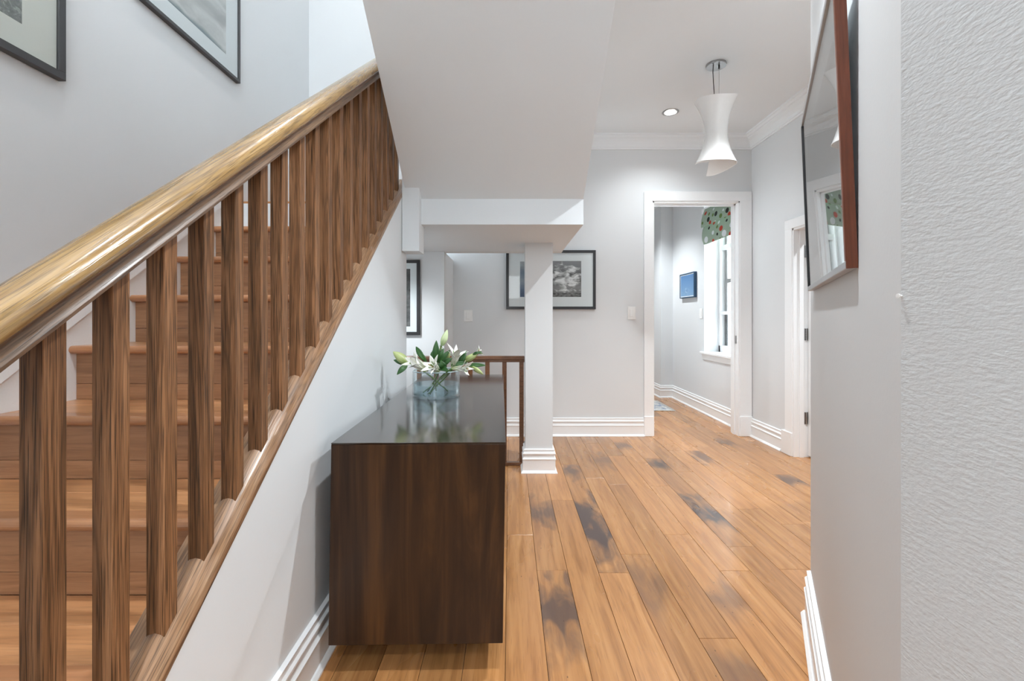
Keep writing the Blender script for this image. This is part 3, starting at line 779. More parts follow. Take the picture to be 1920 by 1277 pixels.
def a_pale(nt, v):
    sp = N(nt, 'ShaderNodeSeparateXYZ'); nt.links.new(v, sp.inputs[0])
    n = noise_of(nt, v, (3, 3, 8), 6, 1.2); f = noise_of(nt, v, (40, 40, 90), 4, 0.5)
    c = ramp(nt, n, [(0.3, (0.42, 0.42, 0.42)), (0.5, (0.6, 0.6, 0.59)), (0.7, (0.75, 0.75, 0.74))]).outputs[0]
    c = mixc(nt, ramp(nt, f, [(0.5, 0.0), (0.75, 0.25)]).outputs[0], c, (0.4, 0.41, 0.4))
    edge = ramp(nt, mth(nt, 'ADD', sp.outputs[2], mth(nt, 'MULTIPLY', n, 0.06)), [(0.03, 1.0), (0.055, 0.0)]).outputs[0]
    return mixc(nt, edge, c, (0.2, 0.25, 0.27))
def a_clouds(nt, v):
    sp = N(nt, 'ShaderNodeSeparateXYZ'); nt.links.new(v, sp.inputs[0])
    n = noise_of(nt, v, (13, 13, 24), 6, 0.6, (3.1, 0, 2.3), 0.6)
    sky = ramp(nt, sp.outputs[2], [(0.0, (0.16, 0.16, 0.16)), (0.09, (0.26, 0.26, 0.26)), (0.16, (0.06, 0.06, 0.06)), (0.3, (0.24, 0.24, 0.25))]).outputs[0]
    dx = mth(nt, 'ABSOLUTE', mth(nt, 'SUBTRACT', sp.outputs[0], 0.11)); dz = mth(nt, 'ABSOLUTE', mth(nt, 'SUBTRACT', sp.outputs[2], 0.165))
    foc = mth(nt, 'SUBTRACT', 1.0, mth(nt, 'ADD', mth(nt, 'MULTIPLY', dx, 2.6), mth(nt, 'MULTIPLY', dz, 5.0)))
    cl = ramp(nt, mth(nt, 'ADD', mth(nt, 'MULTIPLY', foc, 0.5), mth(nt, 'SUBTRACT', n, 0.5)), [(0.16, 0.0), (0.34, 1.0)]).outputs[0]
    c = mixc(nt, cl, sky, ramp(nt, n, [(0.35, (0.2, 0.2, 0.2)), (0.6, (0.85, 0.85, 0.85))]).outputs[0])
    sea = mth(nt, 'LESS_THAN', sp.outputs[2], 0.035)
    s = noise_of(nt, v, (30, 30, 160), 3)
    return mixc(nt, sea, c, ramp(nt, s, [(0.35, (0.02, 0.02, 0.02)), (0.65, (0.3, 0.3, 0.3))]).outputs[0])
def a_blue(nt, v):
    sp = N(nt, 'ShaderNodeSeparateXYZ'); nt.links.new(v, sp.inputs[0])
    n = noise_of(nt, v, (6, 6, 50), 4, 0.6)
    z = mth(nt, 'ADD', sp.outputs[2], mth(nt, 'MULTIPLY', n, 0.05))
    return ramp(nt, z, [(0.02, (0.05, 0.09, 0.17)), (0.09, (0.1, 0.15, 0.24)), (0.16, (0.3, 0.36, 0.42)), (0.24, (0.17, 0.23, 0.3)), (0.34, (0.42, 0.46, 0.48))]).outputs[0]
def a_canvas(nt, v):
    sp = N(nt, 'ShaderNodeSeparateXYZ'); nt.links.new(v, sp.inputs[0])
    n = noise_of(nt, v, (22, 22, 30), 5, 0.6)
    c = ramp(nt, sp.outputs[2], [(0.0, (0.2, 0.34, 0.5)), (0.08, (0.15, 0.28, 0.46)), (0.3, (0.06, 0.16, 0.34))]).outputs[0]
    dx = mth(nt, 'ABSOLUTE', mth(nt, 'SUBTRACT', sp.outputs[0], 0.2)); dz = mth(nt, 'ABSOLUTE', mth(nt, 'SUBTRACT', sp.outputs[2], 0.075))
    foc = mth(nt, 'SUBTRACT', 1.0, mth(nt, 'ADD', mth(nt, 'MULTIPLY', dx, 5.5), mth(nt, 'MULTIPLY', dz, 15.0)))
    f = ramp(nt, mth(nt, 'ADD', foc, mth(nt, 'SUBTRACT', n, 0.5)), [(0.2, 0.0), (0.75, 0.7)]).outputs[0]
    return mixc(nt, f, c, ramp(nt, n, [(0.4, (0.1, 0.2, 0.36)), (0.62, (0.36, 0.5, 0.64))]).outputs[0])
def a_grey(nt, v):
    n = noise_of(nt, v, (5, 5, 7), 4, 0.8)
    return ramp(nt, n, [(0.3, (0.34, 0.34, 0.34)), (0.7, (0.5, 0.5, 0.5))]).outputs[0]
def a_ink(nt, v):
    n = noise_of(nt, v, (12, 12, 16), 5, 0.8)
    return ramp(nt, n, [(0.35, (0.01, 0.01, 0.01)), (0.7, (0.12, 0.12, 0.12))]).outputs[0]

def picture(name, label, loc, rotz, w, h, fw, depth, frame_mat, mat_mat, arts, glass=PANE, lean=0.0, side_mat=None, face_d=None):
    """local frame: x along the wall to the viewer's right, -y out of the wall, z up from the bottom edge; arts of (x0, z0, x1, z1, material)"""
    t = empty(name, loc, (lean, 0, rotz)); tag(t, label, 'picture')
    D = depth
    def put(o): o.parent = t; return o
    for nm, a, b in (('frame_rail', (0, -D, 0), (w, 0, fw)), ('frame_rail', (0, -D, h - fw), (w, 0, h)), ('frame_stile', (0, -D, fw), (fw, 0, h - fw)), ('frame_stile', (w - fw, -D, fw), (w, 0, h - fw))):
        put(box(nm, a, b, frame_mat, None, 0.001))
    if side_mat is not None:
        put(box('side_strip', (-0.0015, -D + 0.003, 0), (-0.0, 0, h), side_mat)); put(box('side_strip', (w, -D + 0.003, 0), (w + 0.0015, 0, h), side_mat))
    put(box('mat_board', (fw, -D + 0.008, fw), (w - fw, -0.002, h - fw), mat_mat))
    for (x0, z0, x1, z1, m) in arts:
        o = box('print', (0, -0.0006, 0), (x1 - x0, 0, z1 - z0), m, None); o.location = (x0, -D + 0.008, z0); put(o)
    put(box('glass', (fw - 0.001, -D + 0.0035, fw - 0.001), (w - fw + 0.001, -D + 0.0045, h - fw + 0.001), glass))
    return t
A_PEB, A_PALE, A_CLOUD, A_BLUE, A_GREY, A_INK = art_mat('print_pebbles', a_pebbles), art_mat('print_pale_hills', a_pale), art_mat('print_storm_clouds', a_clouds), art_mat('print_blue_sea', a_blue), art_mat('print_soft_grey', a_grey), art_mat('print_ink', a_ink)

# two on the stair wall (face +x: local x axis runs +y)
picture('framed_print', 'charcoal framed grey pebble print at the top left corner', (XL + 0.0006, 0.918, 1.859), math.pi / 2, 0.640, 0.81, 0.026, 0.026, DARK_FRAME, MAT_WARM, [(0.12, 0.11, 0.505, 0.69, A_PEB)])
picture('framed_print', 'thin charcoal framed pale landscape print above the handrail', (XL + 0.0006, 1.85, 2.372), math.pi / 2, 0.72, 0.87, 0.017, 0.024, DARK_FRAME, MAT_COOL, [(0.1, 0.097, 0.6, 0.76, A_PALE)])
# back wall, partly behind the column
s = YB / F
X0 = (949 - 956) * s; Wd = (1116 - 949) * s; Z0 = EYE + (596 - 580) * s; Hh = (580 - 470) * s
def bx_(px): return (px - 949) * s
def bz_(py): return (580 - py) * s
picture('framed_photo', 'black framed pair of sea and cloud photographs behind the column', (X0, YB - 0.0006, Z0), 0, Wd, Hh, 0.024, 0.03, BLACK_FRAME, MAT_COOL,
        [(bx_(975), bz_(557), bx_(1024), bz_(491), A_BLUE), (bx_(1034), bz_(557), bx_(1089), bz_(490), A_CLOUD)])
# under the landing, cut off by the stair wall
s2 = YW / F
picture('framed_photo', 'narrow black framed picture under the landing beside the stair wall', ((788 - 956) * s2 - 0.42, YW - 0.0006, EYE + (596 - 628) * s2), 0, 0.42, 140 * s2, 0.024, 0.022, BLACK_FRAME, MAT_COOL,
        [(0.08, 0.065, 0.42 - 18 * s2, 140 * s2 - 0.068, A_INK)])
# far room canvas on the right wall (faces -x)
bc = empty('canvas_picture', (XR, 5.67, 1.289), (0, 0, -math.pi / 2)); tag(bc, 'small deep blue framed seascape canvas on the far-room wall', 'picture')
NAVY = plain('navy_frame', (0.012, 0.055, 0.12), 0.5)
def put(o): o.parent = bc; return o
cw_, ch_ = 0.44, 0.295
for nm, a, b in (('frame_rail', (0, -0.035, 0), (cw_, -0.0005, 0.012)), ('frame_rail', (0, -0.035, ch_ - 0.012), (cw_, -0.0005, ch_)), ('frame_stile', (0, -0.035, 0.012), (0.012, -0.0005, ch_ - 0.012)), ('frame_stile', (cw_ - 0.012, -0.035, 0.012), (cw_, -0.0005, ch_ - 0.012))):
    put(box(nm, a, b, NAVY, None, 0.0008))
put(box('liner', (0.012, -0.029, 0.012), (cw_ - 0.012, -0.001, ch_ - 0.012), MAT_COOL))
put(box('print', (0.022, -0.0298, 0.022), (cw_ - 0.022, -0.0288, ch_ - 0.022), art_mat('print_blue_ship', a_canvas)))

# big picture on the angled wall; local x runs from the far end to the near end
ad_ = math.atan(AT)
uu = Vector((math.sin(ad_), math.cos(ad_))); nn = Vector((-math.cos(ad_), math.sin(ad_)))
far = Vector((0.613, 0.80)) + uu * 0.78
pr = picture('framed_picture', 'large mahogany sided picture with reflecting glass on the angled wall', (far.x + nn.x * 0.0006, far.y + nn.y * 0.0006, 1.138), 0, 0.78, 0.553, 0.014, 0.0178, PEWTER, MAT_COOL,
             [(0.1, 0.09, 0.695, 0.46, A_GREY)], glass=PANE_STRONG)
pr.rotation_euler = (math.radians(2.0), 0, -(math.pi / 2 + ad_) + math.pi)
# x axis must point toward the camera along the wall, -y out of the wall
pr.rotation_euler[2] = math.atan2(-uu.y, -uu.x)
for ch in list(pr.children):
    if ch.name.startswith('frame_stile'):
        ch.data.materials[0] = MAHOG if ch.data.vertices[0].co.x > 0.4 else BLACK_FRAME
nb = box('side_strip', (0.7795, -0.0172, 0.0), (0.7815, 0.0, 0.553), MAHOG); nb.parent = pr

# ------------------------------------------------------------------ light switches
def switch(name, label, loc, rotz, w=0.071, h=0.114):
    t = empty(name, loc, (0, 0, rotz)); tag(t, label, 'light switch', 'wall switches')
    def put(o): o.parent = t; return o
    put(box('cover_plate', (-w / 2, -0.006, -h / 2), (w / 2, -0.0004, h / 2), PLATE, None, 0.0025))
    put(box('rocker', (-0.0165, -0.009, -0.033), (0.0165, -0.0055, 0.033), PLATE, None, 0.0015))
    put(box('rocker_lip', (-0.0135, -0.0115, -0.03), (0.0135, -0.009, -0.002), PLATE, None, 0.001))
switch('light_switch', 'white rocker switch between the photographs and the far doorway', P(1184, 587, YB), 0)
switch('light_switch', 'white rocker switch above the guard railing behind the flowers', P(878, 592, YB), 0, 0.078, 0.104)
switch('light_switch', 'white rocker switch inside the far room beside the window', (XR, XR * F / (1315 - 956), EYE + (596 - 588) / F * 5.11), -math.pi / 2)
nl = lathe('nail', [(0.0, 0.0), (0.0013, 0.0), (0.0013, 0.004), (0.003, 0.0045), (0.003, 0.0055), (0.0, 0.006)], PLATE, None, 12, (AX0 + 0.0006, AY0 - 0.0012, EYE + 41 / F * AY0))
nl.rotation_euler = (0, -math.pi / 2, 0); tag(nl, 'tiny white nail at the corner of the textured wall', 'nail')

# ------------------------------------------------------------------ lamps
def downlight(x, y, zc, label, watts=LAMP, size=math.radians(118), blend=0.75, col=WHITE_LIGHT):
    t = empty('recessed_spotlight', (x, y, zc)); tag(t, label, 'spotlight', 'recessed ceiling spotlights')
    r = lathe('trim_ring', [(0.046, -0.0005), (0.062, -0.0005), (0.0635, -0.003), (0.06, -0.006), (0.048, -0.005), (0.046, -0.0005)], CHROME, None, 36); r.parent = t
    b_ = lathe('bulb', [(0.0, -0.002), (0.03, -0.002), (0.034, -0.004), (0.03, -0.0095), (0.018, -0.0125), (0.0, -0.0135)], LENS, None, 28); b_.parent = t
    g = lathe('baffle', [(0.0, -0.0003), (0.047, -0.0003), (0.047, -0.0018), (0.0, -0.0018)], PLATE, None, 28); g.parent = t
    ld = bpy.data.lights.new('spot_beam', 'SPOT'); ld.energy = watts; ld.color = col
    ld.spot_size = size; ld.spot_blend = blend; ld.shadow_soft_size = 0.025
    lo = bpy.data.objects.new('spot_beam', ld); lo.location = (0, 0, -0.035); link(lo, t)
downlight(1.2516, 3.548, ZC, 'glowing recessed spotlight in the hall ceiling near the pendant', LAMP * 0.75, math.radians(140), 1.0)
downlight(1.28, 2.1, ZC, 'recessed spotlight above the hall ahead of the pendant', LAMP * 4.2)
downlight(0.25, 1.0, ZC, 'recessed spotlight above the near end of the console', LAMP * 2.1)
downlight(-0.25, -0.9, ZC, 'recessed fill spotlight added behind the camera', LAMP * 3.0, math.radians(110))  # lamp added out of view as fill
downlight(-0.95, 2.6, ZT, 'recessed spotlight high above the landing', LAMP * 0.95, math.radians(130), 0.75, (1, 0.98, 0.95))
downlight(-0.95, 1.0, ZT, 'recessed spotlight high above the lower stairs', LAMP * 1.25, math.radians(130), 0.75, (1, 0.97, 0.94))
downlight(-1.0, 2.95, 1.56, 'unseen spotlight added under the landing', LAMP * 0.9, math.radians(150))  # hidden lamp added to brighten the alcove wall and landing underside
downlight(1.3, 5.6, ZC, 'recessed spotlight of the far room', LAMP * 3.4)
downlight(2.85, 2.9, 2.6, 'recessed spotlight of the side room', LAMP * 2.5)

# pendant with a rolled opal glass shade
pc = Vector((1.3075, 2.883, ZC))
pen = empty('pendant_lamp', (pc.x, pc.y, pc.z)); tag(pen, 'white rolled glass hourglass pendant hanging from a round canopy', 'lamp')
def pp(o): o.parent = pen; return o
pp(lathe('canopy', [(0.0, -0.0005), (0.06, -0.0005), (0.061, -0.004), (0.058, -0.013), (0.0, -0.0145)], CHROME, None, 44))
pp(tube('strain_relief', [(0.012, -0.012, -0.013), (0.012, -0.012, -0.034)], 0.005, DARK_METAL, None, 10))
pp(tube('suspension_wire', [(0.012, -0.012, -0.03), (0.012, -0.012, -0.25)], 0.0011, CHROME, None, 6))
pp(tube('power_cord', [(-0.028, -0.02, -0.013), (-0.03, -0.02, -0.06), (-0.026, -0.018, -0.12), (-0.02, -0.014, -0.18), (-0.018, -0.012, -0.25)], 0.0026, DARK_METAL, None, 8))
pp(lathe('lamp_holder', [(0.0, -0.25), (0.018, -0.25), (0.02, -0.255), (0.02, -0.33), (0.0, -0.332)], PLATE, None, 20))
def rolled_shade():
    nt_, nv = 110, 30
    vs, fs = [], []
    A0, TURN = math.radians(98), math.radians(395)   # free lower edge at the back, rolled round by the right side, front and left
    th_ = 0.004
    def lerp(tab, x):
        for (x0, y0), (x1, y1) in zip(tab[:-1], tab[1:]):
            if x <= x1:
                f_ = (x - x0) / (x1 - x0); f_ = f_ * f_ * (3 - 2 * f_); return y0 + (y1 - y0) * f_
        return tab[-1][1]
    for lay in (0, 1):
        for i in range(nt_ + 1):
            u = i / nt_
            ang_ = A0 - TURN * u
            zbot = lerp([(0, -0.672), (0.25, -0.636), (0.48, -0.642), (0.72, -0.622), (0.91, -0.578), (1.0, -0.556)], u)
            ztop = lerp([(0, -0.24), (0.25, -0.214), (0.48, -0.245), (0.72, -0.227), (1.0, -0.205)], u)
            for j in range(nv + 1):
                v = j / nv
                z = ztop + (zbot - ztop) * v
                w = (v - 0.51) / 0.5
                r = 0.0655 + 0.058 * abs(w) ** 1.85
                r = r * (0.96 + 0.09 * u) - lay * th_
                vs.append((r * math.cos(ang_), r * math.sin(ang_), z))
    S = (nt_ + 1) * (nv + 1)
    for lay in (0, 1):
        for i in range(nt_):
            for j in range(nv):
                a = lay * S + i * (nv + 1) + j
                fs.append([a, a + 1, a + nv + 2, a + nv + 1])
    rim = [i * (nv + 1) for i in range(nt_ + 1)] + [nt_ * (nv + 1) + j for j in range(1, nv + 1)] + [i * (nv + 1) + nv for i in range(nt_ - 1, -1, -1)] + [j for j in range(nv - 1, 0, -1)]
    for k in range(len(rim)):
        a, b_ = rim[k], rim[(k + 1) % len(rim)]
        fs.append([a, b_, S + b_, S + a])
    o = mesh_obj('lamp_shade', vs, fs, SHADE_GLASS, None, smooth=True)
    try: o.data.set_sharp_from_angle(angle=math.radians(50))
    except Exception: pass
    return o
pp(rolled_shade())

# ------------------------------------------------------------------ vase with lilies
VC = Vector((-0.347, 2.15, CT)); VR, VH = 0.111, 0.121
vase = empty('glass_vase', VC); tag(vase, 'wide round clear blue-tinted glass vase on the console', 'vase')
def vp(o): o.parent = vase; return o
vp(lathe('glass_wall', [(0.0, 0.0006), (VR - 0.003, 0.0006), (VR, 0.004), (VR, VH - 0.002), (VR - 0.002, VH), (VR - 0.004, VH - 0.002), (VR - 0.0045, 0.013), (0.0, 0.013)], VASE_GLASS, None, 64))
def water_mat():
    m = bpy.data.materials.new('vase_water'); m.use_nodes = True; nt = m.node_tree
    nt.nodes.remove(nt.nodes['Principled BSDF'])
    t = N(nt, 'ShaderNodeBsdfTransparent'); t.inputs[0].default_value = (0.87, 0.945, 0.965, 1)
    g = N(nt, 'ShaderNodeBsdfGlossy'); g.inputs['Roughness'].default_value = 0.02
    lw = N(nt, 'ShaderNodeLayerWeight'); lw.inputs[0].default_value = 0.5
    mx = N(nt, 'ShaderNodeMixShader'); nt.links.new(mth(nt, 'ADD', mth(nt, 'MULTIPLY', mth(nt, 'POWER', lw.outputs['Facing'], 5.0), 0.9), 0.02), mx.inputs[0])
    nt.links.new(t.outputs[0], mx.inputs[1]); nt.links.new(g.outputs[0], mx.inputs[2])
    d = N(nt, 'ShaderNodeBsdfTranslucent'); d.inputs[0].default_value = (0.8, 0.93, 1.0, 1)
    m2 = N(nt, 'ShaderNodeMixShader'); m2.inputs[0].default_value = 0.24
    nt.links.new(mx.outputs[0], m2.inputs[1]); nt.links.new(d.outputs[0], m2.inputs[2])
    nt.links.new(m2.outputs[0], nt.nodes['Material Output'].inputs[0])
    return m
vp(lathe('rim', [(VR - 0.0042 + 0.0026 * math.cos(a), VH + 0.0026 * math.sin(a)) for a in [2 * math.pi * i / 10 for i in range(11)]], plain('vase_rim_glint', (0.62, 0.78, 0.84), 0.08, coat=0.5), None, 64))  # pale opaque rim colour stands in for the highlight on the glass edge
vp(lathe('water', [(0.0, 0.0135), (VR - 0.005, 0.0135), (VR - 0.005, 0.06), (0.0, 0.06)], water_mat(), None, 64))

def petal_mat(name, base_c, tip_c, vein):
    m, nt, b = new_mat(name)
    tc = N(nt, 'ShaderNodeTexCoord'); sp = N(nt, 'ShaderNodeSeparateXYZ'); nt.links.new(tc.outputs['UV'], sp.inputs[0])
    no = N(nt, 'ShaderNodeTexNoise', inp={'Scale': 40.0}); nt.links.new(tc.outputs['Object'], no.inputs['Vector'])
    c = ramp(nt, sp.outputs[0], [(0.0, base_c), (0.5, tip_c), (1.0, tip_c)]).outputs[0]
    mid = mth(nt, 'ABSOLUTE', mth(nt, 'SUBTRACT', sp.outputs[1], 0.5))
    c = mixc(nt, ramp(nt, mid, [(0.0, 0.55), (0.12, 0.0)]).outputs[0], c, vein)
    c = mixc(nt, mth(nt, 'MULTIPLY', no.outputs[0], 0.12), c, vein)
    nt.links.new(c, b.inputs['Base Color']); b.inputs['Roughness'].default_value = 0.45
    b.inputs['Subsurface Weight'].default_value = 0.0
    return m
PETAL = petal_mat('lily_petal', (0.55, 0.62, 0.3), (0.86, 0.86, 0.82), (0.72, 0.75, 0.5))
BUDM = petal_mat('lily_bud_green', (0.2, 0.3, 0.06), (0.42, 0.5, 0.2), (0.68, 0.7, 0.42))
BUDPALE = petal_mat('lily_bud_pale', (0.36, 0.5, 0.2), (0.62, 0.74, 0.42), (0.75, 0.82, 0.6))
LEAFM = petal_mat('lily_leaf', (0.045, 0.14, 0.022), (0.022, 0.09, 0.02), (0.08, 0.2, 0.04))
STEMM = plain('lily_stem_green', (0.1, 0.2, 0.045), 0.5)
ANTHER = plain('lily_anther', (0.35, 0.2, 0.05), 0.7)

def strip_mesh(name, rows, mat, parent, th=0.0008):
    """rows: list of lists of points along the petal; gets thickness and uv (x along, y across)"""
    n, m = len(rows), len(rows[0])
    vs = [p for r in rows for p in r]; fs = []
    nor = []
    for i in range(n):
        for j in range(m):
            a = rows[min(i + 1, n - 1)][j] - rows[max(i - 1, 0)][j]; b_ = rows[i][min(j + 1, m - 1)] - rows[i][max(j - 1, 0)]
            c = a.cross(b_); nor.append(c.normalized() if c.length > 1e-9 else Vector((0, 0, 1)))
    S = n * m
    vs = vs + [v - k * th for v, k in zip(vs, nor)]
    for lay in (0, 1):
        for i in range(n - 1):
            for j in range(m - 1):
                a = lay * S + i * m + j; fs.append([a, a + 1, a + m + 1, a + m])
    rim = [j for j in range(m)] + [i * m + m - 1 for i in range(1, n)] + [(n - 1) * m + j for j in range(m - 2, -1, -1)] + [i * m for i in range(n - 2, 0, -1)]
    for k in range(len(rim)):
        a, b_ = rim[k], rim[(k + 1) % len(rim)]; fs.append([a, b_, S + b_, S + a])
    me = bpy.data.meshes.new(name); me.from_pydata([tuple(v) for v in vs], [], fs); me.update()
    uv = me.uv_layers.new(name='UVMap')
    for lp in me.loops:
        k = lp.vertex_index % S; uv.data[lp.index].uv = ((k // m) / (n - 1), (k % m) / (m - 1))
    me.materials.append(mat)
    for p in me.polygons: p.use_smooth = True
    o = bpy.data.objects.new(name, me); link(o)
    if parent is not None:
        o.parent = parent
        o.matrix_parent_inverse = Matrix.Translation(Vector(parent.get('_org', (0, 0, 0)))).inverted()
    return o

def frame_of(a):
    a = a.normalized(); up = Vector((0, -1, 0.25)) if abs(a.y) < 0.9 else Vector((0, 0, 1))
    s_ = a.cross(up).normalized(); return a, s_, s_.cross(a).normalized()

def FP(x, y, dy=0.0):
    """point of the bouquet from the close-up of the photograph, at its own depth"""
    px, py = 730 + x / 8.516, 610 + y / 8.516
    return P(px, py, 2.13 + dy)

def leaf(parent, b, t, w, bend=0.012):
    a, s_, n_ = frame_of(t - b); L = (t - b).length; rows = []
    for i in range(13):
        u = i / 12; wd = w * (math.sin(math.pi * u ** 0.85) ** 0.8 if 0 < u < 1 else 0.02)
        c = b + a * L * u + n_ * (bend * math.sin(math.pi * u))
        rows.append([c + s_ * wd * 0.5 * k / 2 + n_ * (0.10 * wd * abs(k) / 2) for k in (-2, -1, 0, 1, 2)])
    return strip_mesh('leaf', rows, LEAFM, parent)

def bloom(parent, b, mth_, flare, curl, spread, start=0.0, npet=6, wide=1.0, skip=()):
    a, s_, n_ = frame_of(mth_ - b); L = (mth_ - b).length
    org = Vector(parent['_org'])
    pts = [b + a * L * 0.1, b + a * L * 0.6, b + a * L * 1.15]
    core = tube('pistil', pts, [0.0022, 0.0014, 0.0028], STEMM, None, 8)
    core.parent = parent; core.matrix_parent_inverse = Matrix.Translation(org).inverted()
    core['_org'] = (0, 0, 0)
    for k in range(npet):
        if k in skip: continue
        ph = start + 2 * math.pi * k / npet
        rad = s_ * math.cos(ph) + n_ * math.sin(ph); tan = -s_ * math.sin(ph) + n_ * math.cos(ph)
        inner = k % 2; rows = []
        TL = L * (1.42 + 0.16 * math.sin(k * 2.3))
        for i in range(15):
            u = i / 14; q = u * TL
            base_r = 0.004 + 0.34 * spread * L * (u ** 1.4)
            fl = max(0, u - 0.5) / 0.5
            ax = q * (1 - 0.0 * fl) - curl * L * fl ** 2.2 * 0.85
            r = base_r + flare * L * fl ** 1.6 - (0.002 if inner else 0)
            c = b + a * ax + rad * r
            wd = wide * L * (0.40 if not inner else 0.5) * (math.sin(math.pi * (0.06 + 0.94 * u) ** 0.95) ** 0.75 if u < 1 else 0.03)
            ruf = 0.05 * wd * math.sin(u * 17 + k)
            row = []
            for j in (-2, -1, 0, 1, 2):
                e = j / 2
                row.append(c + tan * (wd * 0.5 * e) + rad * (-(0.16 * (1 - fl) * wd) * e * e + ruf * e))
            rows.append(row)
        strip_mesh('petal', rows, PETAL, core)
    for k in range(5):
        ph = start + 0.5 + 2 * math.pi * k / 5
        rad = s_ * math.cos(ph) + n_ * math.sin(ph)
        st_ = tube('stamen', [b + a * L * 0.3 + rad * 0.003, b + a * L * 0.8 + rad * 0.008, b + a * L * 1.12 + rad * 0.016], [0.0009, 0.0008, 0.0022], ANTHER if k % 2 else STEMM, None, 6)
        st_.parent = core
    return core

def bud(parent, b, t, w, mat):
    a, s_, n_ = frame_of(t - b); L = (t - b).length; rows = []
    org = Vector(parent['_org'])
    for i in range(15):
        u = i / 14; r = w * 0.5 * (math.sin(math.pi * (0.10 + 0.87 * u)) ** 0.8) * (1.12 - 0.3 * u)
        row = []
        for k in range(25):
            w_ = 2 * math.pi * k / 24
            rr = r * (1 + 0.07 * math.cos(3 * w_)); row.append(b + a * L * u + (s_ * math.cos(w_) + n_ * math.sin(w_)) * rr)
        rows.append(row)
    n, m = 15, 25; vs = [p for r in rows for p in r]; fs = []
    for i in range(n - 1):
        for j in range(m - 1): fs.append([i * m + j, i * m + j + 1, (i + 1) * m + j + 1, (i + 1) * m + j])
    me = bpy.data.meshes.new('bud'); me.from_pydata([tuple(v) for v in vs], [], fs); me.update()
    uv = me.uv_layers.new(name='UVMap')
    for lp in me.loops:
        k = lp.vertex_index; uv.data[lp.index].uv = ((k // m) / (n - 1), ((k % m) / 8.0) % 1.0)
    me.materials.append(mat)
    for p in me.polygons: p.use_smooth = True
    o = bpy.data.objects.new('bud', me); link(o); o.parent = parent; o.matrix_parent_inverse = Matrix.Translation(org).inverted()
    return o

def lily(label, root, pts):
    t = empty('lily_stem', root); t['_org'] = tuple(root); tag(t, label, 'flower', 'cut lilies in the glass vase')
    for chain, rad in pts:
        o = tube('stem', chain, rad, STEMM, None, 8); o.parent = t; o.matrix_parent_inverse = Matrix.Translation(root).inverted()
    return t
def curve(a, b, c, n=9):
    return [a * (1 - u) ** 2 + b * 2 * u * (1 - u) + c * u * u for u in [i / (n - 1) for i in range(n)]]
VB = VC + Vector((0, 0, 0.018))
rim_l = VC + Vector((-0.085, -0.02, VH + 0.012)); rim_r = VC + Vector((0.078, -0.02, VH + 0.012))

r1 = VB + Vector((0.05, 0.03, 0))
t = lily('lily stem leaning left over the rim with a fat green bud and a white bloom', r1, [(curve(r1, rim_l + Vector((0.03, 0, 0)), FP(270, 600, -0.05)), 0.0036), (curve(rim_l + Vector((0.02, 0, -0.01)), FP(640, 740, -0.07), FP(606, 715, -0.08)), 0.003)])
bud(t, FP(285, 605, -0.05), FP(62, 425, -0.05), 0.043, BUDM)
bloom(t, FP(610, 718, -0.08), FP(385, 575, -0.11), 0.36, 0.1, 0.62, 0.4, wide=1.15)
leaf(t, FP(290, 640, -0.05), FP(120, 792, -0.08), 0.026); leaf(t, FP(310, 640, -0.04), FP(66, 553, -0.02), 0.022); leaf(t, FP(560, 560, -0.02), FP(424, 338, 0.0), 0.026); leaf(t, FP(600, 600, 0), FP(500, 440, 0.03), 0.02)

r2 = VB + Vector((-0.045, 0.02, 0))
t = lily('lily stem with a wide open white bloom facing left at the vase centre', r2, [(curve(r2, VC + Vector((0.0, -0.01, 0.08)), FP(790, 735, -0.06)), 0.0036)])
bloom(t, FP(795, 735, -0.06), FP(680, 640, -0.10), 0.6, 0.1, 0.8, 0.1, wide=1.35)
leaf(t, FP(770, 640, -0.02), FP(950, 735, -0.11), 0.036); leaf(t, FP(720, 620, 0.02), FP(668, 430, 0.03), 0.02)

r3 = VB + Vector((-0.01, 0.05, 0))
t = lily('tall lily stem with one upright pale green bud', r3, [(curve(r3, VC + Vector((-0.01, 0.01, 0.14)), FP(838, 318, 0.02)), 0.0034)])
bud(t, FP(838, 322, 0.02), FP(925, 72, 0.02), 0.031, BUDPALE)
leaf(t, FP(755, 610, -0.03), FP(752, 238, -0.04), 0.034); leaf(t, FP(790, 600, 0.02), FP(872, 365, 0.03), 0.026); leaf(t, FP(740, 600, 0.0), FP(690, 400, 0.02), 0.022)
bloom(t, FP(800, 390, 0.03), FP(835, 362, 0.03), 0.4, 0.3, 0.7, 0.3, wide=0.9)

r4 = VB + Vector((-0.03, -0.04, 0))
t = lily('lily stem with the tallest white recurved bloom right of centre', r4, [(curve(r4, VC + Vector((0.05, 0.0, 0.09)), FP(1010, 700, -0.04)), 0.0036), (curve(FP(860, 690, 0), FP(880, 640, 0), FP(905, 560, 0)), 0.0022)])
bloom(t, FP(1008, 705, -0.04), FP(1068, 450, -0.05), 0.5, 0.1, 0.55, 0.2, wide=0.9)
bud(t, FP(905, 560, 0.0), FP(965, 405, 0.0), 0.02, BUDM)
leaf(t, FP(790, 610, -0.02), FP(975, 392, -0.02), 0.024); leaf(t, FP(870, 620, -0.05), FP(1005, 525, -0.07), 0.028); leaf(t, FP(880, 690, -0.07), FP(820, 560, -0.09), 0.034)

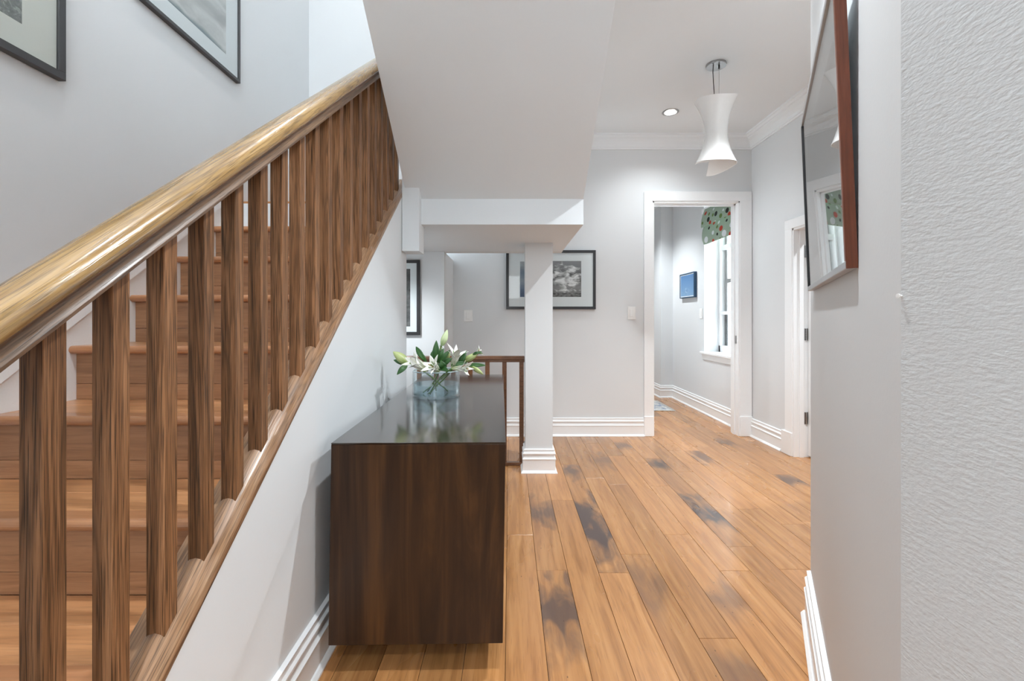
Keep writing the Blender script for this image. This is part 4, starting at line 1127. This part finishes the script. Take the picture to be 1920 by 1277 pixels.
r5 = VB + Vector((-0.06, -0.02, 0))
t = lily('lily stem reaching right with a half open green and white bloom', r5, [(curve(r5, rim_r + Vector((-0.02, 0.02, -0.02)), FP(1195, 575, 0.0)), 0.0034)])
bud(t, FP(1185, 575, 0.0), FP(1425, 440, 0.0), 0.03, BUDM)
bloom(t, FP(1330, 500, 0.01), FP(1445, 420, 0.01), 0.45, 0.3, 0.6, 0.2, wide=0.7)
leaf(t, FP(1090, 650, -0.01), FP(1232, 408, 0.0), 0.034); leaf(t, FP(1330, 470, -0.02), FP(1480, 425, -0.03), 0.014)

r6 = VB + Vector((-0.02, -0.06, 0))
t = lily('lily stem resting on the right rim with a sideways bloom and slim bud', r6, [(curve(r6, rim_r + Vector((-0.06, -0.04, -0.03)), FP(1005, 690, -0.09)), 0.0036), (curve(FP(1010, 700, -0.07), FP(1160, 640, -0.05), FP(1330, 665, -0.05)), 0.002)])
bloom(t, FP(1005, 690, -0.09), FP(1210, 685, -0.12), 0.34, 0.12, 0.45, 0.5, wide=0.75)
bud(t, FP(1325, 662, -0.05), FP(1502, 785, -0.05), 0.021, BUDM)
leaf(t, FP(1240, 640, -0.03), FP(1545, 640, -0.02), 0.02); leaf(t, FP(980, 640, -0.05), FP(1240, 600, -0.02), 0.02)
for o in list(bpy.data.objects):
    if '_org' in o.keys(): del o['_org']

# ------------------------------------------------------------------ rug in the far room
def rug_mat():
    m, nt, b = new_mat('rug_weave')
    tc = N(nt, 'ShaderNodeTexCoord')
    n = noise_of(nt, tc.outputs['Object'], (18, 18, 1), 3, 0.5); v = N(nt, 'ShaderNodeTexVoronoi', inp={'Scale': 22.0}); nt.links.new(tc.outputs['Object'], v.inputs['Vector'])
    c = ramp(nt, n, [(0.4, (0.24, 0.28, 0.36)), (0.5, (0.5, 0.5, 0.48)), (0.65, (0.62, 0.6, 0.56))]).outputs[0]
    c = mixc(nt, ramp(nt, v.outputs['Distance'], [(0.2, 0.6), (0.4, 0.0)]).outputs[0], c, (0.16, 0.2, 0.32))
    nt.links.new(c, b.inputs['Base Color']); b.inputs['Roughness'].default_value = 0.95
    return m
rg = empty('rug', (1.3, 5.2, 0)); tag(rg, 'small patterned blue and grey rug on the far-room floor', 'rug')
bm = bmesh.new(); add_box(bm, (0.75, 5.12, 0.0004), (1.83, 5.78, 0.009), 0.003)
kid(bm_obj('pile', bm, rug_mat()), rg)
bm = bmesh.new()
for i in range(46):
    y = 5.125 + i * 0.0143; add_box(bm, (1.829, y, 0.0005), (1.872, y + 0.006, 0.005))
o = bm_obj('fringe', bm, plain('rug_fringe', (0.6, 0.6, 0.58), 0.9)); o['kind'] = 'stuff'; kid(o, rg)
